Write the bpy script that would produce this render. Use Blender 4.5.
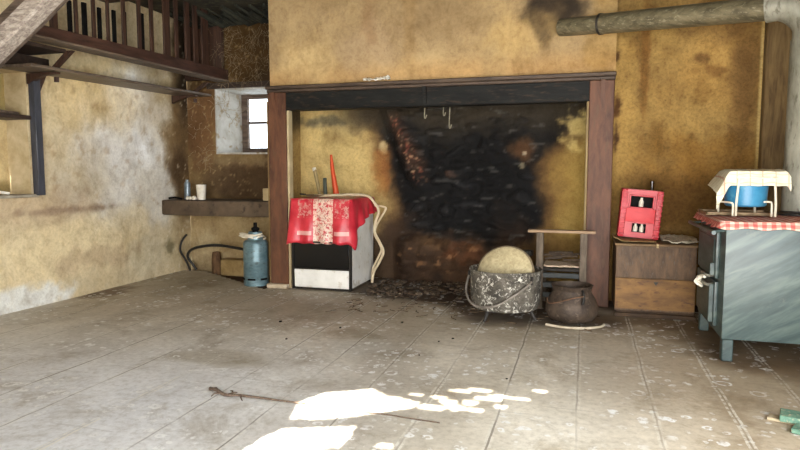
import bpy, bmesh, math, random
from mathutils import Vector, Matrix, noise
random.seed(7)
scene = bpy.context.scene
for o in list(bpy.data.objects): bpy.data.objects.remove(o)
COL = scene.collection
PI = math.pi

# ---------------------------------------------------------------- camera, world, sun, exposure
cd = bpy.data.cameras.new('camera'); cam = bpy.data.objects.new('camera', cd); COL.objects.link(cam)
cd.sensor_fit = 'HORIZONTAL'; cd.sensor_width = 36; cd.lens = 620/800*36
cd.clip_start = 0.05; cd.clip_end = 100
cam.location = (0, 0, 1.2)
cam.rotation_euler = (math.radians(90-5.0694), 0, math.radians(16.553))
scene.camera = cam

w = bpy.data.worlds.new('world'); scene.world = w; w.use_nodes = True
bg = w.node_tree.nodes['Background']; bg.inputs[0].default_value = (0.86, 0.94, 1.0, 1); bg.inputs[1].default_value = 5.0

SUN_DIR = Vector((0.02, 0.866, -0.5)).normalized()
sd = bpy.data.lights.new('sun', 'SUN'); sun = bpy.data.objects.new('sun', sd); COL.objects.link(sun)
sd.energy = 48; sd.angle = math.radians(0.25); sd.color = (1.0, 0.93, 0.82)
sun.rotation_euler = SUN_DIR.to_track_quat('-Z', 'Y').to_euler()
sun.location = (1, -4, 4)

def area(name, loc, direction, sx, sy, power, color):
    l = bpy.data.lights.new(name, 'AREA'); o = bpy.data.objects.new(name, l); COL.objects.link(o)
    l.shape = 'RECTANGLE'; l.size = sx; l.size_y = sy; l.energy = power; l.color = color
    o.location = loc; o.rotation_euler = Vector(direction).to_track_quat('-Z', 'Z').to_euler()
    return o
area('rear_fill_light', (0.1, -1.55, 1.1), (-0.12, 1, 0.10), 2.5, 2.0, 330, (1.0, 0.97, 0.93))  # added fill lamp standing in for daylight through an unseen rear doorway
area('side_fill_light', (1.7, 1.3, 1.25), (-1, 0.25, 0.05), 1.7, 1.9, 145, (0.9, 0.95, 1.0))  # added lamp at an unseen side opening, brightens the left wall

scene.view_settings.view_transform = 'Standard'; scene.view_settings.look = 'None'
scene.view_settings.gamma = 1; scene.view_settings.use_curve_mapping = False
scene.view_settings.exposure = 0.0
try:
    scene.cycles.use_denoising = True
    scene.cycles.max_bounces = 8; scene.cycles.diffuse_bounces = 5
except Exception: pass

# ---------------------------------------------------------------- materials
def lin(c):
    r = []
    for v in c[:3]:
        v = v/255.0
        r.append(v/12.92 if v <= 0.04045 else ((v+0.055)/1.055)**2.4)
    return tuple(r)+(1.0,)

class NT:
    def __init__(s, name):
        s.m = bpy.data.materials.new(name); s.m.use_nodes = True; s.t = s.m.node_tree
        s.b = s.t.nodes['Principled BSDF']; s.co = s.t.nodes.new('ShaderNodeTexCoord').outputs['Object']
    def link(s, a, b): s.t.links.new(a, b)
    def map(s, scale, rot=(0, 0, 0), loc=(0, 0, 0), vec=None):
        n = s.t.nodes.new('ShaderNodeMapping'); s.link(vec if vec else s.co, n.inputs[0])
        n.inputs['Scale'].default_value = scale; n.inputs['Rotation'].default_value = rot; n.inputs['Location'].default_value = loc
        return n.outputs[0]
    def noise(s, scale, detail=5, rough=0.6, vec=None, dist=0.0):
        n = s.t.nodes.new('ShaderNodeTexNoise'); s.link(vec if vec else s.co, n.inputs['Vector'])
        n.inputs['Scale'].default_value = scale; n.inputs['Detail'].default_value = detail
        n.inputs['Roughness'].default_value = rough; n.inputs['Distortion'].default_value = dist
        return n.outputs['Fac']
    def voro(s, scale, feature='F1', vec=None, rnd=1.0):
        n = s.t.nodes.new('ShaderNodeTexVoronoi'); s.link(vec if vec else s.co, n.inputs['Vector'])
        n.feature = feature; n.inputs['Scale'].default_value = scale; n.inputs['Randomness'].default_value = rnd
        return n
    def ramp(s, fac, stops):
        n = s.t.nodes.new('ShaderNodeValToRGB'); s.link(fac, n.inputs[0]); e = n.color_ramp.elements
        while len(e) < len(stops): e.new(0.5)
        for i, (p, c) in enumerate(stops):
            e[i].position = p; e[i].color = c if len(c) == 4 else tuple(c)+(1,)
        return n.outputs[0]
    def mask(s, fac, a, b): return s.ramp(fac, [(a, (0, 0, 0)), (b, (1, 1, 1))]) if a < b else s.ramp(fac, [(b, (1, 1, 1)), (a, (0, 0, 0))])
    def mix(s, fac, a, b, mode='MIX'):
        n = s.t.nodes.new('ShaderNodeMix'); n.data_type = 'RGBA'; n.blend_type = mode
        for i, v in ((0, fac), (6, a), (7, b)):
            if isinstance(v, (int, float)): n.inputs[i].default_value = v
            elif isinstance(v, tuple): n.inputs[i].default_value = v
            else: s.link(v, n.inputs[i])
        return n.outputs[2]
    def math(s, op, a, b=0.0):
        n = s.t.nodes.new('ShaderNodeMath'); n.operation = op
        for i, v in enumerate((a, b)):
            if isinstance(v, (int, float)): n.inputs[i].default_value = v
            else: s.link(v, n.inputs[i])
        return n.outputs[0]
    def xyz(s):
        n = s.t.nodes.new('ShaderNodeSeparateXYZ'); s.link(s.co, n.inputs[0]); return n.outputs
    def attr(s, name='paint'):
        n = s.t.nodes.new('ShaderNodeAttribute'); n.attribute_name = name; return n.outputs['Color']
    def bump(s, h, strength=0.3, dist=0.01):
        n = s.t.nodes.new('ShaderNodeBump'); s.link(h, n.inputs['Height'])
        n.inputs['Strength'].default_value = strength; n.inputs['Distance'].default_value = dist
        s.link(n.outputs[0], s.b.inputs['Normal'])
    def done(s, color=None, rough=0.8, metal=0.0, spec=0.5):
        if color is not None:
            if isinstance(color, tuple): s.b.inputs['Base Color'].default_value = color
            else: s.link(color, s.b.inputs['Base Color'])
        if isinstance(rough, (int, float)): s.b.inputs['Roughness'].default_value = rough
        else: s.link(rough, s.b.inputs['Roughness'])
        s.b.inputs['Metallic'].default_value = metal
        s.b.inputs['Specular IOR Level'].default_value = spec
        return s.m

def worn(name, c1, c2, scale=12, rough=0.7, metal=0.0, stretch=(1, 1, 1), bump=0.3, spec=0.4, c3=None, lo=0.35, hi=0.65):
    n = NT(name); f = n.noise(scale, 6, 0.65, n.map(stretch), 0.3)
    col = n.ramp(f, [(lo, lin(c1)), (hi, lin(c2))])
    if c3:
        g = n.noise(scale*3.1, 4, 0.6, n.map(stretch, loc=(3, 1, 5)))
        col = n.mix(n.mask(g, 0.56, 0.68), col, lin(c3))
    n.bump(n.noise(scale*4, 4, 0.7, n.map(stretch)), bump, 0.006)
    return n.done(col, rough, metal, spec)

# painted plaster: large stains and painted light from the mesh attribute, fine mottling in nodes
def plaster(name, bump=0.5, speck=(70, 50, 30), rough=0.88, fine=1.0):
    n = NT(name); a = n.attr()
    f0 = n.noise(1.9, 6, 0.62, n.map((1, 1, 0.6)), 1.2); a = n.mix(1.0, a, n.ramp(f0, [(0.3, (0.70, 0.66, 0.60)), (0.48, (1, 1, 1)), (0.62, (1.06, 1.06, 1.05)), (0.75, (0.86, 0.83, 0.78))]), 'MULTIPLY')
    f1 = n.noise(7, 7, 0.68, None, 0.6); f2 = n.noise(38, 5, 0.7)
    c = n.mix(1.0, a, n.ramp(f1, [(0.28, (0.78, 0.74, 0.68)), (0.5, (1, 1, 1)), (0.74, (1.12, 1.12, 1.10))]), 'MULTIPLY')
    c = n.mix(0.8*fine, c, n.ramp(f2, [(0.34, (0.58, 0.54, 0.48)), (0.5, (1, 1, 1)), (0.66, (1.24, 1.22, 1.18))]), 'MULTIPLY')
    f4 = n.noise(4.5, 12, 0.82, n.map((1, 1, 0.8), loc=(9, 2, 6)), 0.5)
    c = n.mix(0.9*(0.3+0.6*fine), c, n.ramp(f4, [(0.38, (0.62, 0.58, 0.52)), (0.46, (0.92, 0.90, 0.88)), (0.52, (1, 1, 1)), (0.62, (1.16, 1.15, 1.13))]), 'MULTIPLY')
    f3 = n.noise(13, 5, 0.75, n.map((1, 1, 1), loc=(4, 4, 4)), 1.5)
    c = n.mix(n.math('MULTIPLY', n.mask(f3, 0.62, 0.68), 0.5*fine), c, lin(speck))
    n.bump(n.math('ADD', n.math('MULTIPLY', f1, 0.8), n.math('MULTIPLY', f2, 0.5)), bump, 0.02)
    return n.done(c, rough, 0, 0.25)

PL = plaster('dirty_plaster', fine=0.75); PLS = plaster('smooth_dirty_plaster', 0.35, fine=0.36); ST = plaster('sooty_stone', 0.9, (30, 22, 16), 0.8, fine=0.4)

wood_dark = worn('dark_wood', (34, 25, 19), (64, 48, 38), 5, 0.55, stretch=(1, 6, 6), spec=0.5)
wood_dark_v = worn('dark_wood_upright', (40, 26, 20), (78, 52, 38), 5, 0.6, stretch=(8, 8, 0.8))
wood_shelf = worn('grey_brown_shelf_wood', (74, 62, 52), (118, 102, 86), 5, 0.5, stretch=(6, 1, 6), spec=0.5)
wood_grey = worn('weathered_grey_wood', (118, 106, 98), (176, 166, 154), 9, 0.85, stretch=(1.6, 6, 6), bump=0.8, c3=(96, 84, 76))
wood_under = worn('dusty_dark_wood', (70, 58, 50), (116, 100, 88), 6, 0.9, stretch=(0.7, 6, 4), bump=0.8)
wood_red = worn('red_brown_painted_wood', (70, 42, 28), (106, 68, 46), 4, 0.6, stretch=(3, 3, 0.8), c3=(92, 64, 44))
lintel_m = worn('black_painted_beam', (18, 18, 17), (33, 33, 31), 4, 0.6, stretch=(0.8, 4, 4), spec=0.15, c3=(52, 42, 34), bump=0.2)
mantel_m = worn('mantel_brown_wood', (52, 40, 32), (84, 68, 54), 5, 0.6, stretch=(0.8, 5, 5))
stone_m = worn('dirty_stone_slab', (70, 56, 42), (98, 82, 64), 4, 0.85, bump=0.5, c3=(60, 48, 36))
stone_pale = worn('pale_stone', (146, 130, 108), (190, 174, 150), 7, 0.9, bump=0.7)
board_m = worn('brown_corner_board', (92, 72, 44), (140, 116, 76), 4, 0.8, stretch=(5, 5, 0.6))
iron = worn('sooty_iron', (36, 34, 32), (66, 62, 58), 14, 0.6, 0.4, bump=0.5)
black_m = worn('matt_black', (9, 8, 8), (20, 19, 18), 10, 0.7, spec=0.1)
rubber = worn('black_rubber', (22, 20, 19), (44, 40, 37), 14, 0.5)
pipe_m = worn('grey_green_stovepipe', (78, 72, 54), (124, 114, 88), 5, 0.45, 0.3, stretch=(0.6, 4, 4), c3=(140, 132, 108), bump=0.1)
pipe_w = worn('pale_grey_pipe', (112, 110, 96), (152, 150, 136), 5, 0.55, 0.1, stretch=(2, 2, 0.6), c3=(96, 92, 78), bump=0.2)
white_en = worn('white_enamel', (214, 212, 204), (234, 232, 226), 4, 0.3, c3=(198, 190, 174), bump=0.05)
trim_m = worn('dark_metal_trim', (40, 38, 36), (60, 56, 52), 12, 0.4, 0.6)
glass_b = worn('black_oven_glass', (8, 8, 9), (13, 13, 14), 10, 0.25, bump=0.02, spec=0.5)
cream_m = worn('cream_cable', (200, 180, 146), (222, 204, 172), 10, 0.5)
orange_m = worn('orange_red_plastic', (188, 66, 28), (206, 84, 38), 8, 0.45, bump=0.05)
gas_m = worn('blue_grey_steel', (82, 108, 116), (116, 140, 146), 7, 0.35, 0.3, stretch=(1, 1, 2), bump=0.1, c3=(86, 96, 96))
red_m = worn('red_plastic', (168, 16, 32), (186, 30, 46), 8, 0.4, bump=0.05)
white_m = worn('soiled_white', (206, 198, 180), (230, 224, 210), 10, 0.7)
cream_lid = worn('cream_basket', (160, 146, 112), (196, 182, 144), 26, 0.8, bump=0.4, c3=(160, 140, 104))
rim_m = worn('brown_rim', (96, 82, 62), (130, 114, 88), 20, 0.8)
pot_m = worn('brown_cast_iron', (52, 42, 34), (84, 70, 58), 10, 0.65, 0.15, bump=0.4, c3=(98, 84, 72))
straw_m = worn('straw', (176, 152, 126), (222, 200, 174), 40, 0.9, stretch=(1, 6, 6), bump=0.6, c3=(92, 70, 54))
chair_m = worn('chair_grey_wood', (76, 64, 52), (112, 98, 82), 8, 0.7, stretch=(5, 5, 0.8))
chair_rail = worn('chair_pale_rail', (132, 106, 80), (166, 138, 108), 8, 0.6, stretch=(0.8, 5, 5))
chair_d = worn('chair_dark_slats', (42, 38, 34), (66, 60, 56), 8, 0.7)
chest_up = worn('greyed_chest_wood', (72, 52, 34), (108, 82, 56), 7, 0.6, stretch=(3, 3, 1), c3=(92, 78, 64))
chest_lo = worn('orange_brown_chest_wood', (104, 72, 34), (138, 100, 50), 5, 0.6, stretch=(1, 3, 3), c3=(92, 60, 34))
chest_top = worn('chest_lid_wood', (100, 78, 52), (134, 108, 76), 6, 0.7)
plinth_m = worn('dark_plinth', (52, 38, 26), (80, 60, 40), 6, 0.8)
blue_m = worn('blue_plastic', (42, 116, 158), (70, 144, 182), 5, 0.35, bump=0.05, c3=(84, 150, 176))
wire_w = worn('cream_wire', (216, 206, 182), (232, 224, 204), 12, 0.4)
tray_m = worn('rusty_tray', (104, 84, 60), (146, 124, 92), 12, 0.5, 0.3)
green_m = worn('flaking_green_paint', (72, 108, 92), (112, 146, 124), 18, 0.7, c3=(176, 166, 138), bump=0.5)
bare_m = worn('bare_board', (150, 134, 108), (196, 182, 152), 14, 0.85)
bark_m = worn('twig_bark', (70, 56, 46), (112, 96, 82), 50, 0.9, bump=0.6)
paper_m = worn('printed_paper', (168, 160, 140), (216, 208, 188), 26, 0.8, c3=(84, 96, 92))
amber = worn('brown_glass', (40, 24, 14), (58, 36, 20), 10, 0.12, bump=0.0, spec=0.7)
web_m = worn('cobweb_threads', (120, 104, 78), (176, 160, 130), 30, 0.9)
reveal_m = worn('whitewashed_reveal', (160, 154, 142), (206, 206, 202), 3, 0.85, c3=(150, 132, 104), bump=0.3)
ceil_m = worn('dark_ceiling', (34, 30, 22), (66, 60, 44), 5, 0.9, bump=0.8, c3=(84, 82, 60))
rear_m = worn('outer_wall_plaster', (140, 124, 98), (176, 158, 128), 4, 0.9)
can_m = worn('spray_can_metal', (96, 108, 116), (140, 150, 156), 10, 0.3, 0.5)

def enamel_blue():
    n = NT('blue_grey_stove_enamel')
    f = n.noise(3.2, 5, 0.6, n.map((0.8, 1.0, 5.0), vec=n.map((1, 1, 1), rot=(0, math.radians(32), 0))), 0.3)  # diagonal streaks paint reflections into the enamel colour
    c = n.ramp(f, [(0.34, lin((48, 62, 62))), (0.5, lin((64, 80, 79))), (0.68, lin((92, 106, 101)))])
    g = n.noise(9, 5, 0.7)
    c = n.mix(n.mask(g, 0.62, 0.74), c, lin((92, 100, 92)))
    n.bump(n.noise(20, 3), 0.05, 0.004)
    return n.done(c, 0.42, 0, 0.5)
stove_blue = enamel_blue()

def gingham(name, period, c_bg, c_line, c_cross, soft=0.0):
    n = NT(name); x, y, z = n.xyz()
    hz = n.math('ADD', y, n.math('MULTIPLY', z, 1.0))
    def stripe(v): 
        s = n.math('FRACT', n.math('DIVIDE', v, period)); return n.math('GREATER_THAN', s, 0.5)
    k = n.math('MULTIPLY', n.math('ADD', stripe(n.math('ADD', x, 10.0)), stripe(n.math('ADD', hz, 10.0))), 0.5)
    c = n.ramp(k, [(0.1, lin(c_bg)), (0.5, lin(c_line)), (0.95, lin(c_cross))])
    f = n.noise(16, 4, 0.6)
    c = n.mix(0.5, c, n.ramp(f, [(0.3, (0.7, 0.66, 0.6)), (0.6, (1.05, 1.05, 1.05))]), 'MULTIPLY')
    n.bump(n.noise(60, 3), 0.15, 0.003)
    return n.done(c, 0.75, 0, 0.2)
gingham_red = gingham('red_white_gingham', 0.05, (224, 200, 184), (208, 140, 128), (188, 88, 82))

def towel():
    n = NT('checked_white_towel'); x, y, z = n.xyz()
    def line(v, p, w):
        s = n.math('FRACT', n.math('DIVIDE', n.math('ADD', v, 10.0), p)); return n.math('LESS_THAN', s, w)
    c = n.mix(line(x, 0.075, 0.09), lin((226, 220, 198)), lin((206, 172, 148)))
    c = n.mix(line(n.math('ADD', y, z), 0.07, 0.09), c, lin((196, 188, 158)))
    f = n.noise(14, 4, 0.6)
    c = n.mix(0.6, c, n.ramp(f, [(0.3, (0.78, 0.74, 0.64)), (0.6, (1, 1, 1))]), 'MULTIPLY')
    return n.done(c, 0.85, 0, 0.2)
towel_m = towel()

def cloth_red():
    # object x 0 = stove's left edge; a pale printed band down the middle, grey lace print either side
    n = NT('red_printed_oilcloth'); x, y, z = n.xyz()
    f = n.noise(34, 5, 0.75, n.map((1, 1, 1)), 0.8)
    base = n.ramp(n.noise(6, 3), [(0.35, lin((172, 28, 44))), (0.65, lin((206, 56, 68)))])
    d = n.math('ABSOLUTE', n.math('SUBTRACT', x, 0.06))
    bandm = n.math('LESS_THAN', d, 0.105)
    lace = n.mask(f, 0.42, 0.50)
    c = n.mix(n.math('MULTIPLY', bandm, n.math('MULTIPLY', lace, 0.85)), base, lin((224, 206, 186)))
    dk = n.voro(60); dots = n.math('LESS_THAN', dk.outputs['Distance'], 0.30)
    c = n.mix(n.math('MULTIPLY', n.math('MULTIPLY', dots, n.math('LESS_THAN', d, 0.06)), 0.7), c, lin((74, 52, 44)))
    side = n.math('MULTIPLY', n.math('GREATER_THAN', d, 0.12), n.math('LESS_THAN', d, 0.27))
    up = n.math('GREATER_THAN', z, 0.73)
    f2 = n.mask(n.noise(30, 5, 0.7), 0.5, 0.56)
    c = n.mix(n.math('MULTIPLY', n.math('MULTIPLY', side, up), n.math('MULTIPLY', f2, 0.65)), c, lin((196, 160, 146)))
    low = n.math('MULTIPLY', n.math('LESS_THAN', z, 0.60), n.math('GREATER_THAN', z, 0.56))
    c = n.mix(n.math('MULTIPLY', n.math('MULTIPLY', side, low), 0.6), c, lin((222, 190, 178)))
    n.bump(n.noise(30, 3), 0.08, 0.004)
    return n.done(c, 0.4, 0, 0.5)
cloth_m = cloth_red()

def cauldron_mat():
    n = NT('lime_crusted_iron')
    f = n.noise(9, 6, 0.7, None, 0.6)
    c = n.ramp(f, [(0.3, lin((40, 37, 33))), (0.5, lin((84, 79, 71))), (0.75, lin((122, 116, 105)))])
    g = n.noise(22, 6, 0.75, n.map((1, 1, 1), loc=(2, 2, 2)), 1.0)
    c = n.mix(n.mask(g, 0.54, 0.62), c, lin((206, 202, 190)))
    n.bump(g, 0.5, 0.008)
    return n.done(c, 0.75, 0.1, 0.3)
cauldron_m = cauldron_mat()

def floor_mat():
    n = NT('worn_floor_slabs'); a = n.attr(); x, y, z = n.xyz()
    f1 = n.noise(2.2, 12, 0.75, None, 0.5); f2 = n.noise(26, 6, 0.72)
    c = n.mix(1.0, a, n.ramp(f1, [(0.36, (0.72, 0.68, 0.62)), (0.48, (1, 1, 1)), (0.64, (1.12, 1.12, 1.12))]), 'MULTIPLY')
    c = n.mix(0.9, c, n.ramp(f2, [(0.34, (0.78, 0.76, 0.72)), (0.5, (1, 1, 1)), (0.66, (1.12, 1.12, 1.12))]), 'MULTIPLY')
    # scuffed pale splashes, some as rings
    wv = n.t.nodes.new('ShaderNodeTexNoise'); n.link(n.co, wv.inputs['Vector']); wv.inputs['Scale'].default_value = 14; wv.inputs['Detail'].default_value = 3
    wm = n.mix(0.05, n.co, wv.outputs['Color'], 'ADD')
    mzone = n.mask(n.noise(1.7, 3, 0.6, n.map((1, 1, 1), loc=(5, 2, 0))), 0.44, 0.56)
    for sc, lo, hi, k in ((9.0, 0.0, 0.26, 0.9), (13.0, 0.15, 0.30, 0.95), (6.0, 0.17, 0.26, 0.8), (21.0, 0.0, 0.3, 0.7)):
        v = n.voro(sc, 'F1', wm)
        d = v.outputs['Distance']
        ring = n.math('MULTIPLY', n.math('GREATER_THAN', d, lo), n.math('LESS_THAN', d, hi))
        sel = n.t.nodes.new('ShaderNodeSeparateColor'); n.link(v.outputs['Color'], sel.inputs[0])
        on = n.math('GREATER_THAN', sel.outputs[0], 0.62)
        m = n.math('MULTIPLY', n.math('MULTIPLY', ring, on), n.math('MULTIPLY', mzone, k))
        m = n.math('MULTIPLY', m, n.mask(f2, 0.40, 0.52))
        c = n.mix(m, c, lin((232, 232, 230)))
    # long joints running away from the door
    xw = n.math('ADD', x, n.math('MULTIPLY', n.noise(3, 2), 0.02))
    fr = n.math('FRACT', n.math('DIVIDE', n.math('ADD', xw, 9.99), 0.37))
    dj = n.math('ABSOLUTE', n.math('SUBTRACT', fr, 0.5))
    idx = n.math('FLOOR', n.math('ADD', n.math('DIVIDE', n.math('ADD', xw, 9.99), 0.37), 0.5))
    hs = n.math('FRACT', n.math('MULTIPLY', n.math('ABSOLUTE', n.math('SINE', n.math('MULTIPLY', idx, 12.99))), 43.7))
    jn = n.math('GREATER_THAN', dj, 0.487); edge = n.math('MULTIPLY', n.math('GREATER_THAN', dj, 0.452), n.math('LESS_THAN', dj, 0.487))
    wob = n.mask(n.noise(1.6, 4, 0.7, n.map((2.2, 1, 1), loc=(1, 7, 0))), 0.38, 0.55)
    crisp = n.mask(f2, 0.42, 0.54)
    c = n.mix(n.math('MULTIPLY', n.math('MULTIPLY', edge, wob), n.math('MULTIPLY', crisp, n.math('SUBTRACT', 0.85, n.math('MULTIPLY', hs, 0.6)))), c, lin((222, 218, 206)))
    c = n.mix(n.math('MULTIPLY', jn, n.math('MULTIPLY', n.math('ADD', 0.15, n.math('MULTIPLY', wob, 0.6)), n.math('ADD', 0.15, hs))), c, lin((84, 74, 60)))
    # faint cross joints
    fy = n.math('ABSOLUTE', n.math('SUBTRACT', n.math('FRACT', n.math('DIVIDE', n.math('ADD', n.math('ADD', y, n.math('MULTIPLY', hs, 0.6)), n.math('MULTIPLY', n.noise(4, 2), 0.02)), 1.15)), 0.5))
    c = n.mix(n.math('MULTIPLY', n.math('GREATER_THAN', fy, 0.4965), 0.2), c, lin((110, 100, 86)))
    n.bump(n.math('ADD', n.math('MULTIPLY', f1, 0.6), n.math('SUBTRACT', n.math('MULTIPLY', f2, 0.35), n.math('MULTIPLY', jn, 0.5))), 0.3, 0.012)
    return n.done(c, n.ramp(f2, [(0.3, (0.5, 0.5, 0.5)), (0.7, (0.75, 0.75, 0.75))]), 0, 0.4)
floor_m = floor_mat()

# ---------------------------------------------------------------- mesh helpers
def NB(): return bmesh.new()
def box(bm, x0, x1, y0, y1, z0, z1, bev=0.0, seg=1):
    r = bmesh.ops.create_cube(bm, size=1.0); vs = r['verts']
    for v in vs:
        v.co = Vector((x0+(v.co.x+.5)*(x1-x0), y0+(v.co.y+.5)*(y1-y0), z0+(v.co.z+.5)*(z1-z0)))
    if bev > 0:
        es = list({e for v in vs for e in v.link_edges})
        rr = bmesh.ops.bevel(bm, geom=es, offset=bev, segments=seg, affect='EDGES', profile=0.6)
        vs = list({v for f in rr['faces'] for v in f.verts} | {v for v in vs if v.is_valid})
    return vs
def xf(bm, M, vs=None):
    bmesh.ops.transform(bm, matrix=M, verts=vs if vs else bm.verts[:])
def rot_about(bm, center, ang, axis, vs=None):
    c = Vector(center); xf(bm, Matrix.Translation(c) @ Matrix.Rotation(ang, 4, axis) @ Matrix.Translation(-c), vs)
def tube(bm, pts, r, seg=10, cap=True, closed=False):
    pts = [Vector(p) for p in pts]; n = len(pts); rings = []
    rs = r if isinstance(r, (list, tuple)) else [r]*n
    up = None
    for i in range(n):
        if closed: t = pts[(i+1) % n]-pts[i-1]
        else: t = pts[min(i+1, n-1)]-pts[max(i-1, 0)]
        t.normalize()
        if up is None: up = t.orthogonal().normalized()
        up = (up-t*up.dot(t))
        up = up.normalized() if up.length > 1e-5 else t.orthogonal().normalized()
        s = t.cross(up)
        rings.append([bm.verts.new(pts[i]+(up*math.cos(2*PI*k/seg)+s*math.sin(2*PI*k/seg))*rs[i]) for k in range(seg)])
    m = n if closed else n-1
    for i in range(m):
        a = rings[i]; b = rings[(i+1) % n]
        for k in range(seg): bm.faces.new((a[k], a[(k+1) % seg], b[(k+1) % seg], b[k]))
    if cap and not closed:
        bm.faces.new(rings[0][::-1]); bm.faces.new(rings[-1])
def smooth_path(pts, sub=6):
    P = [Vector(p) for p in pts]; out = []
    for i in range(len(P)-1):
        p0 = P[max(i-1, 0)]; p1 = P[i]; p2 = P[i+1]; p3 = P[min(i+2, len(P)-1)]
        for s in range(sub):
            t = s/sub
            out.append(0.5*((2*p1)+(-p0+p2)*t+(2*p0-5*p1+4*p2-p3)*t*t+(-p0+3*p1-3*p2+p3)*t**3))
    out.append(P[-1]); return out
def lathe(bm, prof, c=(0, 0, 0), seg=32, axis='Z', closed_profile=False):
    rings = []
    for r, h in prof:
        ring = []
        for k in range(seg):
            a = 2*PI*k/seg; x, y = r*math.cos(a), r*math.sin(a)
            p = (x, y, h) if axis == 'Z' else ((x, h, y) if axis == 'Y' else (h, x, y))
            ring.append(bm.verts.new(Vector(c)+Vector(p)))
        rings.append(ring)
    for i in range(len(rings)-1):
        for k in range(seg):
            bm.faces.new((rings[i][k], rings[i][(k+1) % seg], rings[i+1][(k+1) % seg], rings[i+1][k]))
    if closed_profile:
        for k in range(seg): bm.faces.new((rings[-1][k], rings[-1][(k+1) % seg], rings[0][(k+1) % seg], rings[0][k]))
    else:
        if prof[0][0] > 1e-4: bm.faces.new(rings[0][::-1])
        if prof[-1][0] > 1e-4: bm.faces.new(rings[-1])
    bmesh.ops.remove_doubles(bm, verts=bm.verts[:], dist=1e-5)
def prism(bm, pts, y0, y1, plane='XZ'):
    def mk(p, h):
        return bm.verts.new((p[0], h, p[1]) if plane == 'XZ' else ((p[0], p[1], h) if plane == 'XY' else (h, p[0], p[1])))
    a = [mk(p, y0) for p in pts]; b = [mk(p, y1) for p in pts]; n = len(pts)
    bm.faces.new(a[::-1]); bm.faces.new(b)
    for i in range(n): bm.faces.new((a[i], a[(i+1) % n], b[(i+1) % n], b[i]))
def link(name, bm, m, smooth=True, solid=0.0):
    bmesh.ops.recalc_face_normals(bm, faces=bm.faces[:])
    me = bpy.data.meshes.new(name); bm.to_mesh(me); bm.free()
    if m: me.materials.append(m)
    if smooth:
        for p in me.polygons: p.use_smooth = True
        try: me.set_sharp_from_angle(angle=math.radians(38))
        except Exception: pass
    o = bpy.data.objects.new(name, me); COL.objects.link(o)
    if solid:
        md = o.modifiers.new('thickness', 'SOLIDIFY'); md.thickness = solid; md.offset = 0
    return o
def thing(name, label, cat, loc, group=None):
    o = bpy.data.objects.new(name, None); COL.objects.link(o); o.location = loc; o.empty_display_size = 0.1
    o['label'] = label; o['category'] = cat
    if group: o['group'] = group
    return o
def part(t, name, bm, m, smooth=True, solid=0.0, label=None, off=None):
    """bm in world coordinates; t is the thing (or a part of it, then off = the thing's location)"""
    L = Vector(off) if off is not None else Vector(t.location)
    xf(bm, Matrix.Translation(-L)); o = link(name, bm, m, smooth, solid); o.parent = t
    if label: o['label'] = label
    return o
def solo(name, bm, m, label, cat, group=None, smooth=True, solid=0.0):
    xs = [v.co.x for v in bm.verts]; ys = [v.co.y for v in bm.verts]; zs = [v.co.z for v in bm.verts]
    c = Vector(((min(xs)+max(xs))/2, (min(ys)+max(ys))/2, min(zs)))
    xf(bm, Matrix.Translation(-c)); o = link(name, bm, m, smooth, solid); o.location = c
    o['label'] = label; o['category'] = cat
    if group: o['group'] = group
    return o
def struct(name, bm, m, smooth=False, solid=0.0):
    o = link(name, bm, m, smooth, solid); o['kind'] = 'structure'; return o

# ---------------------------------------------------------------- stained surfaces, with some light painted in
def fbm(x, y, z=0.0, o=5): return noise.fractal(Vector((x, y, z)), 0.9, 2.1, o)
def ss(a, b, x):
    t = min(1, max(0, (x-a)/(b-a))); return t*t*(3-2*t)
def mixc(a, b, t): return tuple(a[i]+(b[i]-a[i])*t for i in range(3))
def paint(u, v, base, spots):
    """spots: (u, v, ru, rv, rgb, strength, softness, wobble)"""
    c = base
    for k, (su, sv, ru, rv, rgb, st, soft, wob) in enumerate(spots):
        du = (u-su)/ru; dv = (v-sv)/rv
        d = math.sqrt(du*du+dv*dv)
        if d > 1+1.6*wob+soft+0.3: continue
        fq = min(12, max(2.2, 0.9/min(ru, rv))); d += wob*(fbm(u*fq+k*7.3, v*fq, k*3.1)+0.5*fbm(u*fq*.4+k, v*fq*.4, k))
        t = 1-ss(1-soft, 1+soft, d)
        if t > 0: c = mixc(c, rgb, t*st)
    return c
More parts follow.
